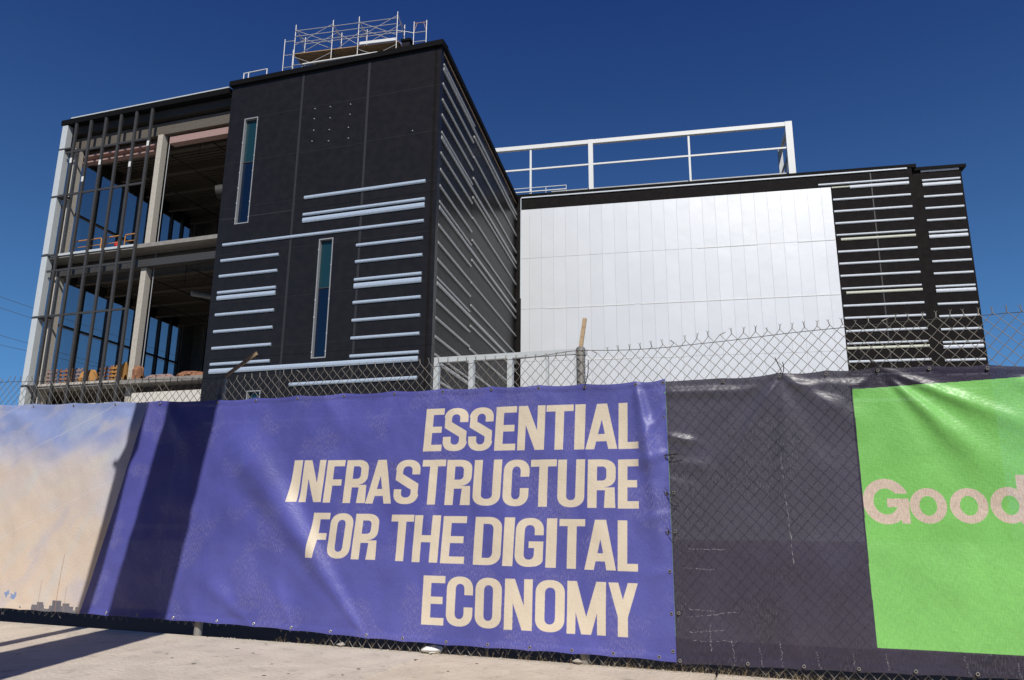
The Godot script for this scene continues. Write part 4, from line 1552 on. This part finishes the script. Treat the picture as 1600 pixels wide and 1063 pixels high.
func build_fence():
	var t := thing("chain_link_fence", "chain link fence with twisted wire tops carrying the long banners", "fence", Vector3.ZERO, 0)
	var st := mb()
	var du := .036
	var dy := .077
	var rw := .0020
	var n := 325
	var u0 := -7.9
	for i in n:
		var uc := u0 + i * du
		var top := lerp_table(FENCE_TOP, uc) - .03
		var cells := 26
		var pts := []
		for k in cells * 2 + 1:
			var side := 1.0 if ((k + i) % 2) == 0 else -1.0
			var yy := top - .02 - k * dy * .5
			if yy < (-.765 if uc < -3.0 else -.845): break
			var uu := uc + side * du * .25 * 1.0
			var topk := lerp_table(FENCE_TOP, uu) - .03
			pts.append(fp(uc + side * (du * .5 - rw * .5) , yy + (topk - top) * .8, side * rw * 1.0))
		for k in pts.size() - 1:
			tube(st, pts[k], pts[k + 1], rw, 5, -1, false)
		var foot: Vector3 = pts[-1]
		tube(st, foot, foot + Vector3(rng.randf_range(-.012, .012), -.012, 0), rw, 4)
		if i % 2 == 1: continue
		var jig := rng.randf()
		# twisted end above the top row
		var head: Vector3 = pts[0]
		var bend := Vector3(rng.randf_range(-.006, .006), 0, rng.randf_range(-.006, .006))
		if jig < .10: bend = Vector3(rng.randf_range(-.03, .03), -.014, 0)
		var tw := [head, head + Vector3(0, .014, 0) + bend * .5, head + Vector3(0, .026, 0) + bend]
		path_tube(st, tw, rw * 1.6, 5)
		var r := Vector3(cos(YAW_F), 0, sin(YAW_F))
		tube(st, tw[2], tw[2] + r * .008 + Vector3(0, .012, 0) + bend * .3, rw * .8, 4)
		tube(st, tw[2], tw[2] - r * .008 + Vector3(0, .012, 0) + bend * .3, rw * .8, 4)
	var mesh := obj("chain_link_mesh", st, M.wire, t)
	tag(mesh, "", "", "", "stuff")
	var rope := mb()
	var pts2 := []
	for k in 125:
		var u := -7.9 + k * .094
		pts2.append(fp(u, lerp_table(WIRE_ROPE, u) + sin(k * .9) * .0015, -.004))
	path_tube(rope, pts2, .0022, 5)
	obj("tension_wire", rope, M.cable, t)
	# posts and their bent arms
	for p in [[-7.0, 1.12], [-4.085, 1.085], [-1.165, 1.135], [1.78, 1.14], [3.62, 1.14]]:
		var po := mb()
		var base := fp(p[0], -CAM_H - .3, -.036)
		var head := fp(p[0], p[1], -.036)
		tube(po, base, head, .030, 14)
		var post := obj("post", po, M.post, t)
		var cap := mb()
		path_tube(cap, [head - Vector3(0, .05, 0), head - Vector3(0, .012, 0), head + Vector3(0, .006, 0), head + Vector3(0, .016, 0)], [.034, .034, .026, .006], 14)
		obj("post_cap", cap, M.post, post)
		var arm := mb()
		var a := head + Vector3(0, .002, 0)
		var tip: Vector3
		if p[0] < -5: tip = fp(p[0] + .05, p[1] + .20, -.10)
		elif p[0] < -4: tip = fp(-3.792, 1.273, -.05)
		elif p[0] < 0: tip = fp(-1.141, 1.352, -.07)
		else: tip = fp(p[0] + .04, 1.36, -.08)
		var d := (tip - a).normalized()
		var side := d.cross(Vector3(sin(YAW_F), 0, -cos(YAW_F))).normalized() * .0135
		var thick := side.cross(d).normalized() * .007
		var L := (tip - a).length()
		var cuts := [0.0, .36, .37, .66, .675, 1.0]
		for s in [[0, 1], [2, 3], [4, 5]]:
			var b0: Vector3 = a + d * L * cuts[s[0]]
			var b1: Vector3 = a + d * L * cuts[s[1]]
			poly_prism(arm, [b0 - side - thick, b0 + side - thick, b0 + side + thick, b0 - side + thick], b1 - b0)
		poly_prism(arm, [a - side * .8 - thick * .7, a + side * .8 - thick * .7, a + side * .8 + thick * .7, a - side * .8 + thick * .7], (tip - a) * .98)
		obj("barb_arm", arm, M.rust_strap, post)

# ---------------------------------------------------------------- banners
func build_banners():
	cloth_noise = FastNoiseLite.new()
	cloth_noise.seed = 23
	cloth_noise.frequency = .014
	cloth_noise.fractal_octaves = 3
	var t := thing("banner", "long purple mesh banner with cream capital letters and a printed sky picture", "banner", Vector3.ZERO, 0)
	mesh_node("printed_text_sheet", cloth(TEX_U0, TEX_U1, TEX_U0, TEX_U1, TOP_EDGE, BOT_EDGE, TIES_TOP, TIES_BOT, FOLDS, .0125), banner_material(banner_text_texture(), .98, .47), t)
	mesh_node("printed_picture_sheet", cloth(PIC_U0, TEX_U0, PIC_U0, TEX_U0, TOP_EDGE, BOT_EDGE, TIES_TOP, TIES_BOT, FOLDS, .02), banner_material(banner_picture_texture(), .982, .46), t)
	var d := thing("banner", "dark violet mesh banner with a green panel reading Good", "banner", Vector3.ZERO, 0)
	mesh_node("printed_sheet", cloth(TEX_U1 - .014, DARK_U1, TEX_U1, DARK_U1, TOP_EDGE_R, BOT_EDGE_R, TIES_TOP_R, TIES_BOT_R, FOLDS_R, .0125), banner_material(banner_dark_texture(), .94, .40), d)
	eyelets(t, TIES_TOP, TOP_EDGE, -.022, FOLDS)
	eyelets(t, TIES_BOT, BOT_EDGE, .022, FOLDS)
	eyelets(d, TIES_TOP_R, TOP_EDGE_R, -.022, FOLDS_R)
	eyelets(d, TIES_BOT_R, BOT_EDGE_R, .022, FOLDS_R)
	# side eyelets and black ties at the seam
	for y in [.64, .40, .17, -.06, -.29, -.53, -.74]:
		eyelet(t, TEX_U1 - .018, y, FOLDS)
	for y in [.40, .17, -.06, -.53]:
		eyelet(d, TEX_U1 + .024, y + .004, FOLDS_R)
	for q in [[.405, .09, .005], [.397, .10, .012], [.17, .07, -.045], [.165, .05, -.06], [.172, -.03, .03], [-.06, .03, -.02], [-.055, -.03, .02]]:
		var st := mb()
		var a := fp(TEX_U1 - .012, q[0], .05)
		path_tube(st, [fp(TEX_U1 - .012, q[0], .0), a, fp(TEX_U1 + q[1] * .5, q[0] + q[2] * .6, .062), fp(TEX_U1 + q[1], q[0] + q[2], .05)], .0022, 5)
		obj("cable_tie", st, M.zip, t)
	for q in [[-1.126, .875, .02, .16, t], [.088, .88, -.03, .10, d], [.10, .88, .0, .07, d], [.631, .885, -.10, .10, d], [.62, .885, -.04, .05, d]]:
		var st := mb()
		path_tube(st, [fp(q[0], q[1] - .02, .035), fp(q[0] + .012, q[1] + .02, .03), fp(q[0] + q[2] * .6 + .015, q[1] + q[3] * .55, .035), fp(q[0] + q[2] + .01, q[1] + q[3], .045)], .0028, 5)
		obj("cable_tie", st, M.zip, q[4])

func eyelets(parent: Node3D, ties: Array, edge: Array, dy: float, folds: Array):
	for u in ties: eyelet(parent, u, lerp_table(edge, u) + dy, folds)

var ring_mesh: ArrayMesh
func eyelet(parent: Node3D, u: float, y: float, folds: Array):
	if ring_mesh == null:
		var st := mb()
		var seg := 12
		for i in seg:
			var a0 := TAU * i / seg
			var a1 := TAU * (i + 1) / seg
			var c := [[.005, 0.0], [.0065, .0014], [.0085, .0014], [.010, 0.0]]
			for k in 3:
				var p0 := Vector3(cos(a0) * c[k][0], sin(a0) * c[k][0], c[k][1])
				var p1 := Vector3(cos(a1) * c[k][0], sin(a1) * c[k][0], c[k][1])
				var p2 := Vector3(cos(a1) * c[k + 1][0], sin(a1) * c[k + 1][0], c[k + 1][1])
				var p3 := Vector3(cos(a0) * c[k + 1][0], sin(a0) * c[k + 1][0], c[k + 1][1])
				var n := (p1 - p0).cross(p3 - p0).normalized()
				if n.z < 0: n = -n
				quad(st, p0, p1, p2, p3, n)
		ring_mesh = st.commit()
	var o := mesh_node("eyelet", ring_mesh, M.brass, parent, fp(u, y, .034 + maxf(0, billow(u, y, folds)) * .5))
	o.rotation.y = -YAW_F
	var st2 := mb()
	tube(st2, Vector3(0, 0, -.004), Vector3(0, 0, .0008), .0052, 8)
	obj("hole_tie", st2, M.zip, o)

# ---------------------------------------------------------------- trees beside the camera: they throw the two shadows on the banner
func build_shadow_trees():
	var s := Vector3(cos(SUN_EL) * sin(SUN_AZ), -sin(SUN_EL), -cos(SUN_EL) * cos(SUN_AZ))
	# palm: its shadow centre runs from u -4.62 at the foot of the banner to -4.31 at its top edge
	var zp := -2.3
	var lo := fp(-4.62, -.735)
	var hi := fp(-4.292, .903)
	var pl: Vector3 = lo - s * ((lo.z - zp) / s.z)
	var ph: Vector3 = hi - s * ((hi.z - zp) / s.z)
	var ax := (ph - pl) / (ph.y - pl.y)
	var foot := pl - ax * pl.y
	var t := thing("palm_tree", "tall leaning fan palm on the sidewalk whose trunk shades the banner", "palm tree", foot, 0)
	var pts := []
	var rad := []
	var k := 0
	var y := -.1
	while y < 10.5:
		pts.append(ax * y)
		rad.append((.355 - .022 * y + (.06 if y < .2 else 0.0)) + .005 * (k % 2) + .004 * sin(k * 2.3))
		y += .12
		k += 1
	var tr := mb()
	path_tube(tr, pts, rad, 16)
	obj("trunk", tr, M.bark, t)
	var sk := []
	var skr := []
	var ys := 6.0
	while ys < 9.9:
		sk.append(ax * ys)
		skr.append(.45 + .14 * minf((ys - 5.9) * .6, 1.0) + rng.randf_range(-.05, .05))
		ys += .3
	var skm := mb()
	path_tube(skm, sk, skr, 14)
	obj("added_frond_skirt", skm, M.added_skirt, t)  # unseen skirt added to widen the palm shadow over fence post and arm
	var head: Vector3 = ax * 10.4
	for i in 34:
		var az := i * 2.399
		var el := lerpf(1.25, -.75, float(i) / 33.0)
		var d := Vector3(cos(az) * cos(el), sin(el), sin(az) * cos(el))
		var st := mb()
		var tip := head + d * 1.1
		tube(st, head, tip, .02, 5)
		var sd := d.cross(Vector3.UP).normalized()
		var up := sd.cross(d).normalized()
		for j in 15:
			var a := lerpf(-1.35, 1.35, j / 14.0)
			var ld := (d * cos(a) + sd * sin(a)).normalized()
			var le := tip + ld * .75 - Vector3(0, .12, 0)
			var wv := (up.cross(ld)).normalized() * .03
			tri(st, tip - wv, tip + wv, le, up)
		obj("frond", st, M.frond, t)
	# crooked slim tree beside it
	var path := [[-5.15, -.74], [-5.075, -.40], [-5.005, -.05], [-4.965, .20], [-4.925, .40], [-4.865, .52], [-4.845, .70], [-4.81, .905]]
	var z2 := -3.0
	var q := []
	for p in path:
		var f := fp(p[0], p[1])
		q.append(f - s * ((f.z - z2) / s.z))
	var slope: Vector3 = (q[2] - q[0]) / (q[2].y - q[0].y)
	var base: Vector3 = q[0] - slope * q[0].y
	var c := thing("street_tree", "slim crooked bare street tree beside the leaning palm", "tree", base, 0)
	var tp := [Vector3(0, -.1, 0), (q[0] - base) * .5]
	var tr2 := [.085, .068]
	for v in q:
		tp.append(v - base)
		tr2.append(.064)
	tr2[2] = .06
	var last: Vector3 = tp[-1]
	tp.append(last + Vector3(.12, .7, .05)); tr2.append(.045)
	tp.append(last + Vector3(.15, 1.6, -.05)); tr2.append(.03)
	var ts := mb()
	path_tube(ts, tp, tr2, 9)
	obj("trunk", ts, M.bark, c)
	var stub := mb()
	var kn: Vector3 = q[4] - base
	path_tube(stub, [kn, kn + Vector3(-.07, .0, 0), kn + Vector3(-.10, .03, 0)], [.03, .025, .012], 6)
	obj("twig_stub", stub, M.bark, c)
	for i in 9:
		var b := mb()
		var start: Vector3 = tp[-3].lerp(tp[-1], i / 9.0)
		var az := i * 2.4
		var p1 := start + Vector3(cos(az) * .35, .45, sin(az) * .35)
		var p2 := p1 + Vector3(cos(az + .3) * .4, .5, sin(az + .3) * .4)
		path_tube(b, [start, p1, p2], [.02, .013, .005], 5)
		obj("branch", b, M.bark, c)

# ---------------------------------------------------------------- small things at the foot of the fence
func build_small_stuff():
	# dry grass
	var st := mb()
	for i in 2600:
		var u := rng.randf_range(-1.6, 2.2)
		var dens := clampf((u + 1.7) / 1.0, .08, 1.0)
		if rng.randf() > dens: continue
		if rng.randf() < .12: u = rng.randf_range(-3.4, -1.4)
		var away := rng.randf_range(-.10, .035)
		var p := fp(u, -CAM_H - .005 - u * SIDE_FALL, away)
		var h := rng.randf_range(.015, .055) * (1.0 if rng.randf() < .85 else 1.6)
		var lean := Vector3(rng.randf_range(-1, 1), 0, rng.randf_range(-1, 1)) * h * 1.1
		var wv := Vector3(rng.randf_range(-1, 1), 0, rng.randf_range(-1, 1)).normalized() * .0016
		var col := Color(.40, .32, .19).lerp(Color(.20, .15, .09), rng.randf())
		var tip := p + Vector3(0, h, 0) + lean
		var m := p + Vector3(0, h * .6, 0) + lean * .35
		st.set_color(col)
		tri(st, p - wv, p + wv, m, Vector3(0, .3, 1).normalized())
		tri(st, m - wv * .6, m + wv * .6, tip, Vector3(0, .3, 1).normalized())
	tag(obj("dry_grass", st, M.straw, self), "dry straw coloured grass along the foot of the fence", "grass", "", "stuff")
	# gravel at the edge of the sidewalk
	var gr2 := mb()
	var gr := mb()
	for i in 420:
		var u := rng.randf_range(-4.2, 1.5)
		if u < -3.9 or (u > -2.6 and rng.randf() < .6): continue
		var p := fp(u, -CAM_H - u * SIDE_FALL, rng.randf_range(-.03, .06) * rng.randf())
		pebble(gr, p, rng.randf_range(.003, .011))
	tag(obj("gravel", gr, M.pebble, self), "pale gravel crumbs along the sidewalk edge under the banner", "gravel", "", "stuff")
	for i in 260:
		var u := rng.randf_range(-5.0, 1.0)
		pebble(gr2, fp(u, -CAM_H - u * SIDE_FALL + .001, .1 + 1.2 * pow(rng.randf(), 2.0)), rng.randf_range(.0012, .0035))
	tag(obj("grit", gr2, M.pebble, self), "fine loose grit scattered over the pale sidewalk", "grit", "", "stuff")
	# two larger stones
	for q in [[-2.86, .030, "grey stone under the diagonal fold of the purple banner"], [-1.20, .034, "grey stone in the dry grass below the last printed letters"]]:
		var sb := mb()
		pebble(sb, fp(q[0], -CAM_H + q[1] * .4 - q[0] * SIDE_FALL, -.01), q[1])
		tag(obj("stone", sb, M.pebble, self), q[2], "stone")
	# crumpled white litter
	var lt := mb()
	var lp := fp(-2.18, -CAM_H + .034, -.015)
	var nz := FastNoiseLite.new()
	nz.seed = 31
	nz.frequency = 14.0
	var ring := []
	for i in 9:
		var row := []
		for j in 10:
			var a := PI * i / 8.0
			var b := TAU * j / 10.0
			var d := Vector3(sin(a) * cos(b) * 1.9, cos(a) * .62, sin(a) * sin(b))
			row.append(lp + d * .038 * (1.0 + nz.get_noise_3d(d.x, d.y, d.z) * .55))
		ring.append(row)
	for i in 8:
		for j in 10:
			var A: Vector3 = ring[i][j]; var B: Vector3 = ring[i][(j + 1) % 10]; var C: Vector3 = ring[i + 1][(j + 1) % 10]; var D: Vector3 = ring[i + 1][j]
			var n := (C - A).cross(B - D)
			if n.length() < 1e-9: continue
			n = n.normalized()
			if n.dot((A + C) * .5 - lp) < 0: n = -n
			quad(lt, A, B, C, D, n)
	tag(obj("litter", lt, M.paper, self), "crumpled white paper litter caught under the fence mesh", "litter")
	# dead leaves and dark spots on the sidewalk
	var spots := [[415, 1012, 0], [560, 1050, 0], [260, 1027, 1], [268, 1033, 1], [302, 1042, 1], [370, 1018, 1], [450, 1057, 1], [424, 1042, 1], [412, 1060, 1], [395, 1025, 1], [27, 1030, 0], [650, 1034, 1], [745, 1040, 1], [535, 1060, 0], [700, 1052, 1]]
	var cam_b := Basis(Vector3.RIGHT, deg_to_rad(13.445)) * Basis(Vector3.BACK, deg_to_rad(0.4387))
	for sp in spots:
		var v := cam_b * Vector3((sp[0] - 800.0) / 1180.18, -(sp[1] - 531.5) / 1180.18, -1)
		var g := Vector3(0, CAM_H, 0) + v * (CAM_H / -v.y)
		g.y -= SIDE_FALL * (g.x * cos(YAW_F) + g.z * sin(YAW_F))
		var lf := mb()
		var r := rng.randf_range(.006, .012)
		var n := 7
		var ctr := g + Vector3(0, .004 if sp[2] == 1 else .010, 0)
		for i in n:
			var a0 := TAU * i / n
			var a1 := TAU * (i + 1) / n
			var e0 := ctr + Vector3(cos(a0) * r * 1.6, .001 - .004, sin(a0) * r)
			var e1 := ctr + Vector3(cos(a1) * r * 1.6, .001 - .004, sin(a1) * r)
			tri(lf, ctr, e0, e1, Vector3.UP)
		var leaf: bool = sp[2] == 0
		tag(obj("dead_leaf" if leaf else "gum_spot", lf, M.leaf if leaf else M.gum, self), "small brown dead leaf lying on the pale sidewalk" if leaf else "small dark trodden gum spot on the pale sidewalk", "leaf" if leaf else "gum spot", "dead leaves on the sidewalk" if leaf else "dark gum spots on the sidewalk")

func pebble(st: SurfaceTool, p: Vector3, r: float):
	var v := []
	for d in [Vector3(1, 0, 0), Vector3(0, 0, 1), Vector3(-1, 0, 0), Vector3(0, 0, -1)]: v.append(p + d * r * rng.randf_range(.7, 1.3) + Vector3(0, rng.randf_range(-.1, .35) * r, 0))
	var top := p + Vector3(rng.randf_range(-.3, .3) * r, r * rng.randf_range(.6, 1.0), rng.randf_range(-.3, .3) * r)
	var bot := p - Vector3(0, r * .5, 0)
	for i in 4:
		var a: Vector3 = v[i]
		var b: Vector3 = v[(i + 1) % 4]
		for e in [top, bot]:
			var n := (b - a).cross(e - a).normalized()
			if n.dot((a + b + e) / 3.0 - p) < 0: n = -n
			tri(st, a, b, e, n)
